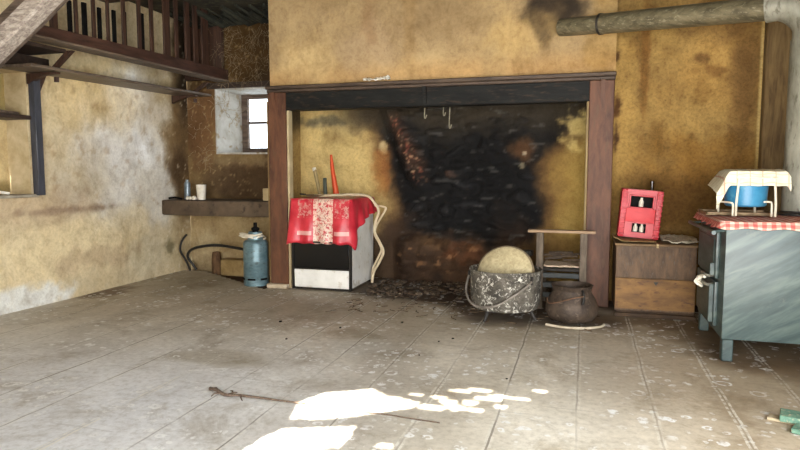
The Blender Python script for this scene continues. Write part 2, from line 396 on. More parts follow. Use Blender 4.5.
def surface(name, plane, u0, u1, v0, v1, w, step, colorf, m, holes=(), dispf=None, dirw=1, keep=None, smooth=True):
    """grid in a plane; plane 'XZ' (w = y), 'YZ' (w = x), 'XY' (w = z)"""
    nu = max(1, round((u1-u0)/step)); nv = max(1, round((v1-v0)/step))
    bm = NB(); vs = {}
    us = [u0+(u1-u0)*i/nu for i in range(nu+1)]; vv = [v0+(v1-v0)*j/nv for j in range(nv+1)]
    def snap(arr, val):
        if arr[0] < val < arr[-1]:
            i = min(range(len(arr)), key=lambda i: abs(arr[i]-val)); arr[i] = val
    for h in holes:
        snap(us, h[0]); snap(us, h[1]); snap(vv, h[2]); snap(vv, h[3])
    def P(i, j):
        if (i, j) not in vs:
            u, v = us[i], vv[j]; d = w+(dispf(u, v)*dirw if dispf else 0)
            vs[i, j] = bm.verts.new({'XZ': (u, d, v), 'YZ': (d, u, v), 'XY': (u, v, d)}[plane])
        return vs[i, j]
    for i in range(nu):
        for j in range(nv):
            cu = (us[i]+us[i+1])/2; cv = (vv[j]+vv[j+1])/2
            if any(h[0] < cu < h[1] and h[2] < cv < h[3] for h in holes): continue
            if keep and not keep(cu, cv): continue
            bm.faces.new((P(i, j), P(i+1, j), P(i+1, j+1), P(i, j+1)))
    me = bpy.data.meshes.new(name)
    flip = {'XZ': False, 'YZ': True, 'XY': False}[plane]
    if flip: bmesh.ops.reverse_faces(bm, faces=bm.faces[:])
    bm.to_mesh(me); bm.free(); me.materials.append(m)
    at = me.color_attributes.new('paint', 'FLOAT_COLOR', 'POINT')
    buf = []
    for v in me.vertices:
        if plane == 'XZ': u, q = v.co.x, v.co.z
        elif plane == 'YZ': u, q = v.co.y, v.co.z
        else: u, q = v.co.x, v.co.y
        c = lin(tuple(max(0, min(255, k)) for k in colorf(u, q))); buf.extend(c)
    at.data.foreach_set('color', buf)
    for p in me.polygons: p.use_smooth = smooth
    o = bpy.data.objects.new(name, me); COL.objects.link(o); o['kind'] = 'structure'
    return o

ZC = 2.95
# ---- left wall (x = -4.6)
def c_left(y, z):
    base = mixc((218, 200, 158), (208, 194, 164), ss(2.2, 1.0, z))
    base = mixc(base, (232, 214, 172), ss(2.1, 2.4, z))  # paler behind the rack, painted in to offset the ceiling's shade
    base = mixc(base, (192, 174, 138), 0.5+0.5*fbm(y*1.3, z*1.3, 4))
    c = paint(y, z, base, [
        (5.65, 1.45, 0.62, 0.65, (250, 252, 255), 0.95, 0.6, 0.6),  # cool glow of light painted into the wall colour
        (5.2, 1.1, 0.6, 0.5, (196, 190, 178), 0.6, 0.6, 0.6),
        (5.9, 1.0, 0.28, 0.45, (198, 192, 180), 0.7, 0.4, 0.5),
        (4.6, 0.45, 1.0, 0.35, (226, 208, 166), 0.7, 0.5, 0.5),
        (3.9, 0.08, 0.75, 0.12, (220, 222, 220), 0.9, 0.3, 0.4),
        (5.7, 0.25, 0.5, 0.16, (208, 198, 170), 0.6, 0.4, 0.7),
        (5.05, 0.33, 0.45, 0.10, (168, 146, 118), 0.5, 0.5, 0.8),
        (4.6, 0.83, 0.55, 0.035, (122, 102, 86), 0.75, 0.5, 0.5),
        (4.3, 0.88, 0.6, 0.14, (172, 150, 124), 0.5, 0.5, 0.6),
        (5.1, 1.9, 0.5, 0.3, (212, 180, 116), 0.4, 0.6, 0.5),
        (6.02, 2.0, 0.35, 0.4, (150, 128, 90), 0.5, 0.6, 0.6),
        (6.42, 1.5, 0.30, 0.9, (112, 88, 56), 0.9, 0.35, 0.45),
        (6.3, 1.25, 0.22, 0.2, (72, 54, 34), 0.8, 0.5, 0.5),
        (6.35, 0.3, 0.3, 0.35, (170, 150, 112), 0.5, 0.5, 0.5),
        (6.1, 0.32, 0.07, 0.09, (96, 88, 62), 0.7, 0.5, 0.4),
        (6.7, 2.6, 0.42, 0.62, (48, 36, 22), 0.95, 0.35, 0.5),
    ])
    s = fbm(y*9, z*9, 2)
    if z > 0.8: c = mixc(c, (150, 120, 84), 0.35*ss(0.25, 0.7, s))
    # scratches near the corner
    q = abs(fbm(y*3.1, z*3.1, 9)); c = mixc(c, (226, 218, 196), 0.5*ss(0.03, 0.0, q)*ss(5.7, 6.2, y))
    return c
def d_left(y, z): return 0.012*fbm(y*1.6, z*1.6, 1)+0.004*fbm(y*7, z*7, 3)
NICHE = (3.55, 4.25, 0.985, 2.03)
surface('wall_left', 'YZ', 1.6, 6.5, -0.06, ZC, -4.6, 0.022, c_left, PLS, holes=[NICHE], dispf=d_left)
bm = NB(); box(bm, -4.68, -4.6, -1.6, 1.6, 0, ZC); struct('wall_left_front', bm, rear_m)
# niche in the left wall
def c_niche(y, z): return paint(y, z, mixc((196, 176, 132), (178, 158, 116), 0.5+0.5*fbm(y*2, z*2, 7)), [(4.0, 1.2, 0.08, 0.03, (90, 70, 50), 0.8, .4, .6), (4.25, 1.0, 0.2, 0.1, (120, 102, 60), 0.7, .5, .6), (4.3, 1.9, 0.3, 0.2, (140, 124, 70), 0.6, .5, .6)])
surface('wall_niche', 'YZ', NICHE[0]-.01, NICHE[1]+.3, NICHE[2]-.04, NICHE[3]+.04, -4.84, 0.03, c_niche, PLS, dispf=lambda u, v: 0.006*fbm(u*3, v*3))
bm = NB()
box(bm, -4.84, -4.606, NICHE[0]-0.05, NICHE[1]+0.03, NICHE[2]-0.05, NICHE[2]); box(bm, -4.84, -4.606, NICHE[0]-0.05, NICHE[1]+0.03, NICHE[3], NICHE[3]+0.05)
box(bm, -4.84, -4.606, NICHE[1], NICHE[1]+0.03, NICHE[2], NICHE[3]); box(bm, -4.84, -4.606, NICHE[0]-0.05, NICHE[0], NICHE[2], NICHE[3])
struct('trim_1', bm, worn('niche_reveal_plaster', (168, 148, 108), (204, 186, 150), 5, 0.9))

# ---- far wall (y = 6.5): recess with the window, then the smoked back of the hearth
WIN = (-4.205, -3.30, 1.395, 2.145)
def c_back(x, z):
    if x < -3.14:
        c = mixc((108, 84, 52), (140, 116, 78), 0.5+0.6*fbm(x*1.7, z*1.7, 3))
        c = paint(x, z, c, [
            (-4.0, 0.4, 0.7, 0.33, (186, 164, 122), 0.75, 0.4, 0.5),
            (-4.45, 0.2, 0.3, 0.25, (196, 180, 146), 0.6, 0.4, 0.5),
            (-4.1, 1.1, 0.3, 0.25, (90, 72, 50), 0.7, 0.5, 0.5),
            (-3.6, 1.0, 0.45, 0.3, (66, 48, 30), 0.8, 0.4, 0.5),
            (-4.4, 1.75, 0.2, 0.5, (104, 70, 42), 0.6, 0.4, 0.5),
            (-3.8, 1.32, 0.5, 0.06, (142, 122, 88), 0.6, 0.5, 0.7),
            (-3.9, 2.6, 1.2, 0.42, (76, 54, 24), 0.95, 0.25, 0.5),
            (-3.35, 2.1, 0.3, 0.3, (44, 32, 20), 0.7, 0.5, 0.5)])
        q = abs(fbm(x*3.1, z*3.1, 5)); return mixc(c, (196, 176, 130), 0.45*ss(0.03, 0.0, q))
    c = mixc((196, 168, 98), (160, 130, 66), 0.5+0.6*fbm(x*1.6, z*1.6, 3))
    if x < -1.5: c = mixc(c, (226, 202, 146), 0.6)
    soot = (13, 12, 12); brown = (50, 34, 22)
    # width of the smoked strip, wider towards the lintel
    n1 = fbm(x*1.8, z*1.8, 8)+.4*fbm(x*6, z*6, 9)
    le = -1.84-0.26*ss(0.7, 1.75, z)+0.12*n1; re = -0.52+0.46*ss(1.1, 1.9, z)+0.12*n1
    def inside(pad): return ss(le-pad, le+pad*0.3, x)*ss(re+pad, re-pad*0.3, x)
    c = mixc(c, (112, 78, 42), 0.85*inside(0.50)); c = mixc(c, brown, 0.95*inside(0.32)); c = mixc(c, soot, inside(0.12))
    # smoke gathered under the lintel
    c = mixc(c, (58, 50, 38), 0.9*ss(1.42+0.3*n1, 1.80, z)*ss(-2.9, -2.3, x))
    c = paint(x, z, c, [
        (-2.85, 1.74, 0.28, 0.06, (84, 80, 66), 0.7, 0.5, 0.5),
        (-2.12, 1.45, 0.05, 0.07, (214, 190, 140), 0.8, 0.4, 0.3),
        (-2.14, 1.18, 0.10, 0.25, (150, 92, 44), 0.6, 0.5, 0.5),
        (-0.10, 1.58, 0.11, 0.17, (214, 190, 122), 0.85, 0.5, 1.0),
        (-0.62, 1.39, 0.12, 0.12, (96, 66, 40), 0.8, 0.5, 0.5), (-0.60, 1.37, 0.022, 0.022, (200, 186, 160), 0.7, 0.3, 0.4), (-0.62, 1.24, 0.03, 0.03, (190, 180, 150), 0.6, 0.3, 0.4),
        (-1.40, 0.27, 0.60, 0.26, (76, 54, 36), 0.9, 0.35, 0.6),
        (-1.15, 0.33, 0.25, 0.1, (110, 66, 38), 0.6, 0.5, 0.8),
        (-1.65, 0.42, 0.18, 0.09, (176, 140, 96), 0.5, 0.5, 0.7),
        (-2.0, 0.25, 0.42, 0.42, (58, 42, 30), 0.9, 0.5, 0.6), (-0.72, 0.3, 0.3, 0.4, (54, 38, 26), 0.85, 0.5, 0.6),
        (-0.2, 0.3, 0.4, 0.25, (118, 90, 50), 0.6, 0.5, 0.5),
        (-1.38, 1.15, 0.10, 0.03, (112, 80, 62), 0.6, 0.5, 0.9)])
    m = inside(0.05)*ss(0.30, 0.5, z)
    if m > 0:
        e, h = rubcell(x, z)
        c = mixc(c, (46, 46, 48), m*0.6*ss(0.05, 0.5, h)*e)
        fl = fbm(x*5, z*16, 40)
        c = mixc(c, (92, 90, 86), m*0.55*ss(0.38, 0.6, fl))  # pale flecks painted as highlights on the stone ledges
    # bare broken stone along the left edge of the throat
    lx = -1.96+0.36*(1.8-z)/0.9
    c = mixc(c, (74, 50, 36), .7*ss(.16, .02, abs(x-lx+.05*n1))*ss(1.0, 1.3, z)*ss(1.86, 1.7, z))
    k = ss(0.10, 0.02, abs(x-lx+0.05*n1))*ss(1.0, 1.15, z)*ss(1.84, 1.7, z)
    if k > 0: c = mixc(c, mixc((120, 62, 48), (206, 168, 128), ss(-.2, .4, fbm(x*40, z*40, 3))), k*.8*ss(0.05, 0.35, fbm(x*30, z*30, 50)))
    if z < 0.5 and -1.95 < x < -0.9:
        c = mixc(c, (170, 128, 88), 0.6*ss(0.3, 0.6, fbm(x*9, z*12, 60))*ss(0.05, 0.2, z)*ss(.5, .4, z))
    return c
def rubcell(x, z):
    q = Vector((x*4.0+0.4*fbm(x*2, z*2), z*10+0.6*fbm(x*2, z*3, 5), 0)); d, p = noise.voronoi(q)
    return ss(0.0, 0.25, d[1]-d[0]), noise.noise(p[0]*3.7)
def rub(x, z):
    # coursed rubble: flat-topped cells with deep joints
    e, h = rubcell(x, z); return e*0.04+0.07*h*e
def d_back(x, z):
    base = 0.008*fbm(x*1.6, z*1.6, 1)
    m = ss(-2.02, -1.82, x)*ss(-0.42, -0.60, x)
    if m > 0:
        base += m*(rub(x, z)+0.04*fbm(x*3, z*3, 6))
        base += m*0.14*ss(0.54, 0.38, z+0.06*fbm(x*4, z*4))
    lx = -2.02+0.36*(1.8-z)/0.9
    base += 0.08*ss(lx-0.16, lx, x)*ss(lx+0.20, lx+0.02, x)*ss(0.85, 1.1, z)
    return base
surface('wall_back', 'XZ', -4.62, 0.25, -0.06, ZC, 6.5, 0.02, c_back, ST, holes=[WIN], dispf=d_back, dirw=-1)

# window in the thickness of the wall, splayed reveals
bm = NB()
x0, x1, z0, z1 = WIN; gx0, gx1, gz0, gz1, gy = -4.02, -3.42, 1.47, 2.07, 6.93
q = [(x0, 6.495, z0), (x1, 6.495, z0), (x1, 6.495, z1), (x0, 6.495, z1)]; g = [(-4.10, 6.97, 1.40), (gx1+.1, 6.97, 1.40), (gx1+.1, 6.97, 2.13), (-4.10, 6.97, 2.13)]
A = [bm.verts.new(p) for p in q]; B = [bm.verts.new(p) for p in g]
for i in range(4): bm.faces.new((A[i], A[(i+1) % 4], B[(i+1) % 4], B[i]))
bmesh.ops.subdivide_edges(bm, edges=bm.edges[:], cuts=6, use_grid_fill=True)
o = struct('trim_2', bm, reveal_m); md = o.modifiers.new('t', 'SOLIDIFY'); md.thickness = 0.02; md.offset = 0
bm = NB(); box(bm, -4.30, -3.18, 6.455, 6.52, 2.15, 2.215, .006); struct('trim_5', bm, wood_dark)
wn = bpy.data.objects.new('window_1', None); COL.objects.link(wn); wn.location = (-3.72, 6.93, 1.40); wn['kind'] = 'structure'
bm = NB()
for a in ((-4.10, gx0, 1.40, 2.13), (gx1, gx1+.1, 1.40, 2.13), (gx0, gx1, 1.40, gz0), (gx0, gx1, gz1, 2.13)): box(bm, a[0], a[1], 6.90, 6.96, a[2], a[3], .004)
part(wn, 'window_frame', bm, wood_under)
bm = NB(); box(bm, gx0, gx1, 6.91, 6.94, 1.765, 1.795, .003); part(wn, 'glazing_bar', bm, wood_under)
bm = NB(); box(bm, -3.735, -3.705, 6.912, 6.938, gz0, gz1, .003); part(wn, 'glazing_bar', bm, wood_under)
gm = bpy.data.materials.new('window_glass'); gm.use_nodes = True; gb = gm.node_tree.nodes['Principled BSDF']
gb.inputs['Base Color'].default_value = (0.97, 0.99, 1, 1); gb.inputs['Roughness'].default_value = 0.05; gb.inputs['Transmission Weight'].default_value = 1; gb.inputs['IOR'].default_value = 1.02
bm = NB(); box(bm, gx0-.005, gx1+.005, 6.923, 6.927, gz0-.005, gz1+.005); part(wn, 'window_pane', bm, gm)

# ---- chimney breast (plaster hood), y = 5.72
def c_hood(x, z):
    c = mixc((176, 152, 112), (142, 119, 85), 0.5+0.7*fbm(x*1.2, z*1.2, 11))
    c = mixc(c, (176, 136, 84), 0.55*ss(2.3, 2.08, z))
    c = mixc(c, (142, 120, 84), 0.35*ss(0.1, 0.6, fbm(x*3.0, z*0.5, 14)))
    return paint(x, z, c, [
        (-0.30, 2.62, 0.25, 0.22, (40, 32, 24), 0.95, 0.5, 0.6),
        (-0.35, 2.50, 0.12, 0.2, (60, 48, 34), 0.7, 0.5, 0.5),
        (-1.95, 2.35, 0.28, 0.22, (164, 140, 108), 0.7, 0.6, 0.6), (-2.0, 2.7, 0.06, 0.3, (134, 104, 72), 0.5, 0.6, 0.7),
        (-1.6, 2.5, 0.06, 0.5, (140, 112, 72), 0.5, 0.6, 0.5), (-1.3, 2.6, 0.3, 0.18, (130, 108, 76), 0.5, 0.6, 0.7),
        (-0.6, 2.4, 0.3, 0.2, (196, 164, 104), 0.5, 0.6, 0.6), (-2.7, 2.3, 0.3, 0.2, (206, 178, 126), 0.6, 0.6, 0.6),
        (0.15, 2.45, 0.15, 0.5, (150, 116, 58), 0.4, 0.5, 0.5)])
surface('wall_chimney', 'XZ', -3.06, 0.23, 1.99, ZC, 5.70, 0.022, c_hood, PLS, dispf=lambda u, v: 0.006*fbm(u*1.5, v*1.5), dirw=-1)
bm = NB(); box(bm, -3.06, -2.98, 5.72, 6.5, 1.9, ZC); box(bm, 0.15, 0.23, 5.72, 6.5, 1.9, ZC); box(bm, -2.98, 0.15, 5.80, 5.84, 1.9, ZC)
struct('wall_chimney_side', bm, worn('sooty_side_plaster', (110, 86, 54), (150, 120, 76), 4, 0.9))
# cheeks of the hearth
def c_cheek(y, z): return mixc(paint(y, z, mixc((186, 160, 106), (150, 124, 76), 0.5+0.6*fbm(y*2, z*2)), []), (54, 46, 34), 0.8*ss(1.5, 1.8, z))
surface('wall_hearth_left', 'YZ', 5.75, 6.52, 0, 1.98, -3.115, 0.03, c_cheek, PL)
surface('wall_hearth_right', 'YZ', 5.75, 6.52, 0, 1.98, 0.02, 0.03, c_cheek, PL)
bm = NB(); box(bm, -3.155, -3.12, 5.80, 6.5, 0, 1.9); box(bm, 0.025, 0.21, 5.78, 6.5, 0, 1.9); struct('wall_hearth_side', bm, worn('hearth_side_plaster', (120, 94, 60), (160, 132, 88), 4, 0.9))

# ---- right-hand wall beside the chimney (y = 5.95)
def c_right(x, z):
    c = mixc((162, 132, 76), (128, 102, 58), 0.5+0.8*fbm(x*1.5, z*1.5, 21))
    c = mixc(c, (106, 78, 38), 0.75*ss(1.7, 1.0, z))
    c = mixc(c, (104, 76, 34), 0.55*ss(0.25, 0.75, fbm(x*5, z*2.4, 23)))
    return paint(x, z, c, [
        (0.30, 1.6, 0.12, 0.9, (168, 136, 76), 0.6, 0.5, 0.4), (0.26, 1.75, 0.03, 0.10, (60, 34, 16), 0.8, 0.4, 0.8), (0.25, 2.2, 0.03, 0.05, (60, 36, 16), 0.8, 0.4, 0.8), (0.26, 1.5, 0.025, 0.1, (50, 28, 16), 0.8, 0.4, 0.6),
        (0.485, 2.2, 0.035, 0.6, (110, 76, 34), 0.75, 0.5, 0.35), (1.0, 2.0, 0.3, 0.3, (166, 130, 72), 0.5, 0.6, 0.6),
        (1.28, 1.95, 0.12, 0.5, (100, 74, 40), 0.8, 0.6, 0.4), (1.1, 2.55, 0.3, 0.2, (112, 84, 48), 0.6, 0.5, 0.6), (0.95, 2.15, 0.07, 0.04, (84, 58, 30), 0.7, .5, .6), (1.05, 2.05, 0.10, 0.05, (100, 70, 34), 0.6, .5, .7),
        (0.8, 0.95, 0.5, 0.2, (92, 64, 26), 0.7, 0.5, 0.6), (1.0, 1.3, 0.4, 0.18, (140, 102, 44), 0.5, 0.5, 0.7),
        (1.398, 1.9, 0.008, 0.75, (196, 172, 112), 0.9, 0.3, 0.1)])
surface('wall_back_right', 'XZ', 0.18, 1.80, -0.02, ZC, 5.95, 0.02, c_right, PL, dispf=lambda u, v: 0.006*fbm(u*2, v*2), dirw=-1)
bm = NB(); box(bm, 1.41, 1.60, 5.86, 5.95, 0, ZC, 0.006)
struct('trim_3', bm, board_m)
bm = NB()
for a in ((3.0, 5.95, 0, ZC), (-1.6, 0.4, 0, ZC), (0.4, 2.2, 2.25, ZC), (2.2, 3.0, 0, ZC)): box(bm, 1.76, 1.84, a[0], a[1], a[2], a[3])
struct('wall_right', bm, worn('dim_right_plaster', (150, 124, 80), (182, 156, 110), 3, 0.9))

# ---- floor and ceiling
EDGE = [(-4.62, 6.38), (-4.314, 6.352), (-3.10, 5.54), (-3.06, 5.54)]
def c_floor(x, y):
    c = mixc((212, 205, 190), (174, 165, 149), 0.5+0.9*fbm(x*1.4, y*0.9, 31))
    c = mixc(c, (218, 222, 230), 0.75*ss(-0.4, -2.2, x)*ss(4.4, 2.6, y))  # bluish cast of sky light painted into the left foreground
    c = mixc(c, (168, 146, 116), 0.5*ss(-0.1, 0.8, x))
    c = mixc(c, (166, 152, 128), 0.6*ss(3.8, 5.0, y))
    e = 0.10*fbm(x*2.5, y*2.5, 3)
    hearth = ss(5.45+e, 5.75+e, y+0.25*ss(-2.3, -1.0, x)*ss(0.3, -0.4, x))*ss(-2.35, -2.05, x)
    c = mixc(c, (58, 46, 36), 0.9*hearth)
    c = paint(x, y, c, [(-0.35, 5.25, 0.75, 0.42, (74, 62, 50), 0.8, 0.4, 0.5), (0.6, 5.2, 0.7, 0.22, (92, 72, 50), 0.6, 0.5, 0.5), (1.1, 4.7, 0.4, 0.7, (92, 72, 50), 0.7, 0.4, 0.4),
        (-1.45, 3.9, 0.22, 0.2, (196, 196, 190), 0.4, 0.5, 0.9), (-4.5, 5.0, 0.15, 0.25, (96, 76, 58), 0.7, 0.5, 0.7), (-2.2, 3.4, 0.35, 0.16, (172, 164, 148), 0.7, 0.3, 0.3), (-2.6, 6.2, 0.8, 0.5, (92, 76, 58), 0.7, 0.5, 0.4),
        (-4.2, 5.9, 0.5, 0.5, (158, 146, 120), 0.5, 0.5, 0.5)])
    return c
def in_recess(x, y):
    if x > -3.06: return False
    if x < -4.314: return y > 6.36
    return y > 6.352+(x+4.314)*(5.54-6.352)/(-3.10+4.314)
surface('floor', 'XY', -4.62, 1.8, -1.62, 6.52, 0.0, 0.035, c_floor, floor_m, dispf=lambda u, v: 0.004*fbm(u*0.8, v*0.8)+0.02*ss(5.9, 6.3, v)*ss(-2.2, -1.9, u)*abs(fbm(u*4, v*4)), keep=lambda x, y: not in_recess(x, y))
surface('floor_recess', 'XY', -4.62, -2.9, 5.4, 6.52, -0.035, 0.05, lambda u, v: mixc((88, 62, 40), (62, 44, 30), 0.5+0.6*fbm(u*3, v*3)), PL)
bm = NB(); box(bm, -4.7, 1.84, -1.7, 7.0, ZC, ZC+.1); struct('ceiling', bm, ceil_m)

# ---- wall behind the camera: doorway, and an unseen panel added above it, pierced to shape the floor's sun patches
bm = NB()
for a in ((-4.68, -1.56, 0, ZC), (1.5, 1.84, 0, ZC), (1.1, 1.5, 2.15, ZC)): box(bm, a[0], a[1], -1.70, -1.6, a[2], a[3])
struct('wall_rear', bm, rear_m)
bm = NB(); box(bm, -1.6, -1.25, -1.70, -1.6, 0, 2.15); box(bm, 1.35, 1.5, -1.7, -1.6, 0, 2.15); struct('trim_4', bm, wood_under)
P1 = [(-1.34, 2.64), (-1.39, 2.85), (-1.32, 3.01), (-1.2, 3.07), (-1.09, 3.14), (-0.99, 3.06), (-0.91, 3.05), (-0.79, 3.01), (-0.81, 2.94), (-0.92, 2.85), (-1.07, 2.74), (-1.2, 2.67)]
P2 = [(-1.38, 2.27), (-1.36, 2.4), (-1.32, 2.52), (-1.16, 2.58), (-1.0, 2.64), (-0.99, 2.53), (-0.99, 2.42), (-1.05, 2.39), (-1.07, 2.37), (-1.14, 2.23), (-1.37, 2.16)]
DAP = [(-0.72, 2.97, 0.07, 0.03), (-0.65, 3.07, 0.05, 0.03), (-0.6, 3.0, 0.06, 0.03), (-0.54, 3.09, 0.04, 0.03), (-0.52, 3.29, 0.07, 0.02), (-0.4, 3.22, 0.07, 0.02), (-0.62, 3.24, 0.06, 0.02), (-0.3, 3.22, 0.05, 0.015), (-0.5, 3.0, 0.04, 0.02), (-0.1, 3.46, 0.03, 0.03), (-0.81, 2.48, 0.04, 0.02), (-0.2, 3.37, 0.04, 0.02), (-0.38, 3.08, 0.04, 0.015), (-0.46, 3.17, 0.08, 0.02), (-0.71, 3.12, 0.04, 0.02), (-0.84, 3.12, 0.04, 0.015)]
def inpoly(x, y, P):
    r = False; j = len(P)-1
    for i in range(len(P)):
        if (P[i][1] > y) != (P[j][1] > y) and x < (P[j][0]-P[i][0])*(y-P[i][1])/(P[j][1]-P[i][1])+P[i][0]: r = not r
        j = i
    return r
bm = NB(); st = 0.011; vs = {}
xs0, zs0 = -1.6, 2.15; nx = int(2.7/st)+1; nz = int((ZC-zs0)/st)+1
def VP(i, j):
    if (i, j) not in vs: vs[i, j] = bm.verts.new((xs0+i*st, -1.6, min(ZC, zs0+j*st)))
    return vs[i, j]
for j in range(nz):
    full = None
    for i in range(nx):
        px = xs0+(i+.5)*st; pz = zs0+(j+.5)*st; t = pz/-SUN_DIR.z; fx = px+SUN_DIR.x*t; fy = -1.6+SUN_DIR.y*t
        hole = inpoly(fx, fy, P1) or inpoly(fx, fy, P2) or any(((fx-a)/c)**2+((fy-b)/d)**2 < 1 for a, b, c, d in DAP)
        if not hole: bm.faces.new((VP(i, j), VP(i+1, j), VP(i+1, j+1), VP(i, j+1)))
struct('wall_rear_sun_mask', bm, wood_under, solid=0.002)

# ---------------------------------------------------------------- fireplace surround
t = thing('fireplace_surround', 'red-brown wooden fireplace surround with black lintel beam around the smoked hearth', 'fireplace surround', (-1.42, 5.68, 0))
bm = NB(); box(bm, -3.07, 0.235, 5.615, 5.80, 1.995, 2.03, .006); box(bm, -3.065, 0.23, 5.635, 5.75, 1.965, 1.995, .006)
# moulding edge
part(t, 'mantel_shelf', bm, mantel_m)
bm = NB(); box(bm, -2.98, 0.15, 5.66, 5.79, 1.79, 1.966, .005); box(bm, -2.98, 0.15, 5.652, 5.665, 1.79, 1.80, .003); part(t, 'lintel', bm, lintel_m, label='black painted lintel beam')
bm = NB(); box(bm, -3.06, -2.865, 5.65, 5.75, 0.03, 1.966, .006); part(t, 'post', bm, wood_red)
bm = NB(); box(bm, 0.02, 0.225, 5.65, 5.78, 0.0, 1.966, .006); part(t, 'post', bm, wood_red)
bm = NB(); box(bm, 0.0, 0.022, 5.66, 5.76, 0.0, 1.79, .004); part(t, 'jamb_strip', bm, worn('pale_jamb', (120, 100, 66), (150, 130, 90), 5, .7, stretch=(3, 3, .6)))
bm = NB(); box(bm, -3.09, -2.86, 5.60, 5.76, 0.0, 0.045, .01); part(t, 'plinth', bm, stone_pale, label='pale stone foot')
for bx, mm in ((-1.44, lintel_m), (0.13, wood_red), (-2.99, wood_red)):
    bm = NB(); w_ = 0.035
    prism(bm, [(5.65, 1.965), (5.61, 1.965), (5.613, 1.93), (5.635, 1.87), (5.645, 1.80), (5.65, 1.80 if abs(bx+1.44) < .01 else 1.70)], bx-w_/2, bx+w_/2, 'YZ'); part(t, 'bracket', bm, mm)
bm = NB(); prism(bm, [(-2.865, 1.79), (-2.865, 1.62), (-2.80, 1.79)], 5.67, 5.72)
# plaster strip beside the left post and its strip of base
bm2 = NB(); box(bm2, -2.866, -2.842, 5.67, 5.75, 0.0, 1.79, .003); part(t, 'jamb_strip', bm2, worn('pale_jamb_left', (170, 152, 116), (196, 178, 140), 5, .8))
bm.free()
# crumpled paper scrap on the mantel
bm = NB(); random.seed(3)
bmesh.ops.create_grid(bm, x_segments=12, y_segments=5, size=0.5)
for v in bm.verts: v.co = Vector((-1.91+v.co.x*0.26, 5.648+v.co.y*0.05, 2.036+0.05*abs(fbm(v.co.x*5, v.co.y*6, 2))+.02*(.5+v.co.y)))
solo('paper_scrap', bm, white_m, 'crumpled white paper scrap lying on the mantel shelf', 'paper', solid=0.003)

# smoke-blackened hanging drips under the lintel (pot hooks hanging in the chimney)
for i, (hx, l) in enumerate(((-1.53, 0.10), (-1.28, 0.20), (-1.34, 0.08))):
    bm = NB(); y_ = 6.0
    z_ = 1.93; pts = [(hx, y_, z_), (hx+0.004, y_, z_-l*.5), (hx-0.002, y_, z_-0.1-l), (hx+0.012, y_-.01, z_-0.12-l), (hx+0.02, y_, z_-0.09-l)]
    tube(bm, smooth_path(pts, 4), 0.006, 6)
    solo('chimney_hook', bm, worn('pale_hook_%d' % i, (110, 104, 88), (150, 142, 120), 20, .8), ['short pale hook hanging in the chimney, leftmost under the lintel', 'longest pale hook hanging in the black chimney mouth', 'shortest hook hanging close left of the longest one'][i], 'hook')

# ---------------------------------------------------------------- left side: rack, shelf, niche post
t = thing('slatted_rack', 'dark wooden slatted rack with long bottom rail high on the left wall', 'rack', (-4.1, 5.1, 2.14))
RX = -4.03
bm = NB(); box(bm, RX-0.02, RX+0.02, 3.72, 6.47, 0, 1, 0)
for v in bm.verts: v.co.z = (2.305+.020*(v.co.y-3.76)) if v.co.z > .5 else (2.222+.007*(v.co.y-3.76))
part(t, 'rail', bm, worn('rack_rail_wood', (44, 29, 23), (78, 52, 42), 5, .5, stretch=(5, .8, 5)))
bm = NB(); box(bm, RX-.13, RX+0.035, 3.72, 6.47, 2.204, 2.220, .002)
for v in bm.verts: v.co.z += .007*(v.co.y-3.76)
part(t, 'rack_base', bm, wood_shelf)
bm = NB(); box(bm, -4.585, RX-.135, 3.72, 4.26, 2.17, 2.20, .004); part(t, 'end_shelf', bm, wood_dark)
bm = NB(); box(bm, -4.585, -4.55, 3.60, 4.46, 2.035, 2.17, .004); part(t, 'back_panel', bm, wood_dark)
def y_at(px, x=RX):   # depth of the slat seen at picture column px on the rack's plane (worked out once)
    a = math.atan((px-400)/620.0); psi = math.radians(16.553)
    d = Vector((-math.sin(psi), math.cos(psi)))+Vector((math.cos(psi), math.sin(psi)))*((px-400)/(620.0*1.0))
    return d.y/d.x*x
slats = [(38, 41, 3.0), (60, 67, 3.0), (84, 87, 3.0), (101, 104, 3.0), (115, 117.5, 3.0), (130, 133, 3.0), (145, 148, 3.0), (157, 160, 3.0), (170, 176, 3.0), (181, 184, 3.0), (191, 195, 3.0), (199, 203, 3.0), (207, 213, 3.0)]
for a, b, top in slats:
    ya, yb = y_at(a), y_at(b)
    bm = NB(); box(bm, RX-0.025, RX-0.005, ya, max(yb, ya+0.02), 2.30, ZC-.001, .002); part(t, 'slat', bm, wood_dark_v)
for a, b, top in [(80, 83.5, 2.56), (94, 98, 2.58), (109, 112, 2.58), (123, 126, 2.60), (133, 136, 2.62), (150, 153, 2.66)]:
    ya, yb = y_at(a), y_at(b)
    bm = NB(); box(bm, RX-0.05, RX-0.03, ya, yb, 2.25, top+.02, .002); part(t, 'slat_shadow_strip', bm, black_m)  # black strips stand in for the slats' cast shadows
bm = NB(); box(bm, -4.55, RX-.02, 6.40, 6.46, 2.25, ZC-.01, .003); part(t, 'end_board', bm, wood_dark_v)

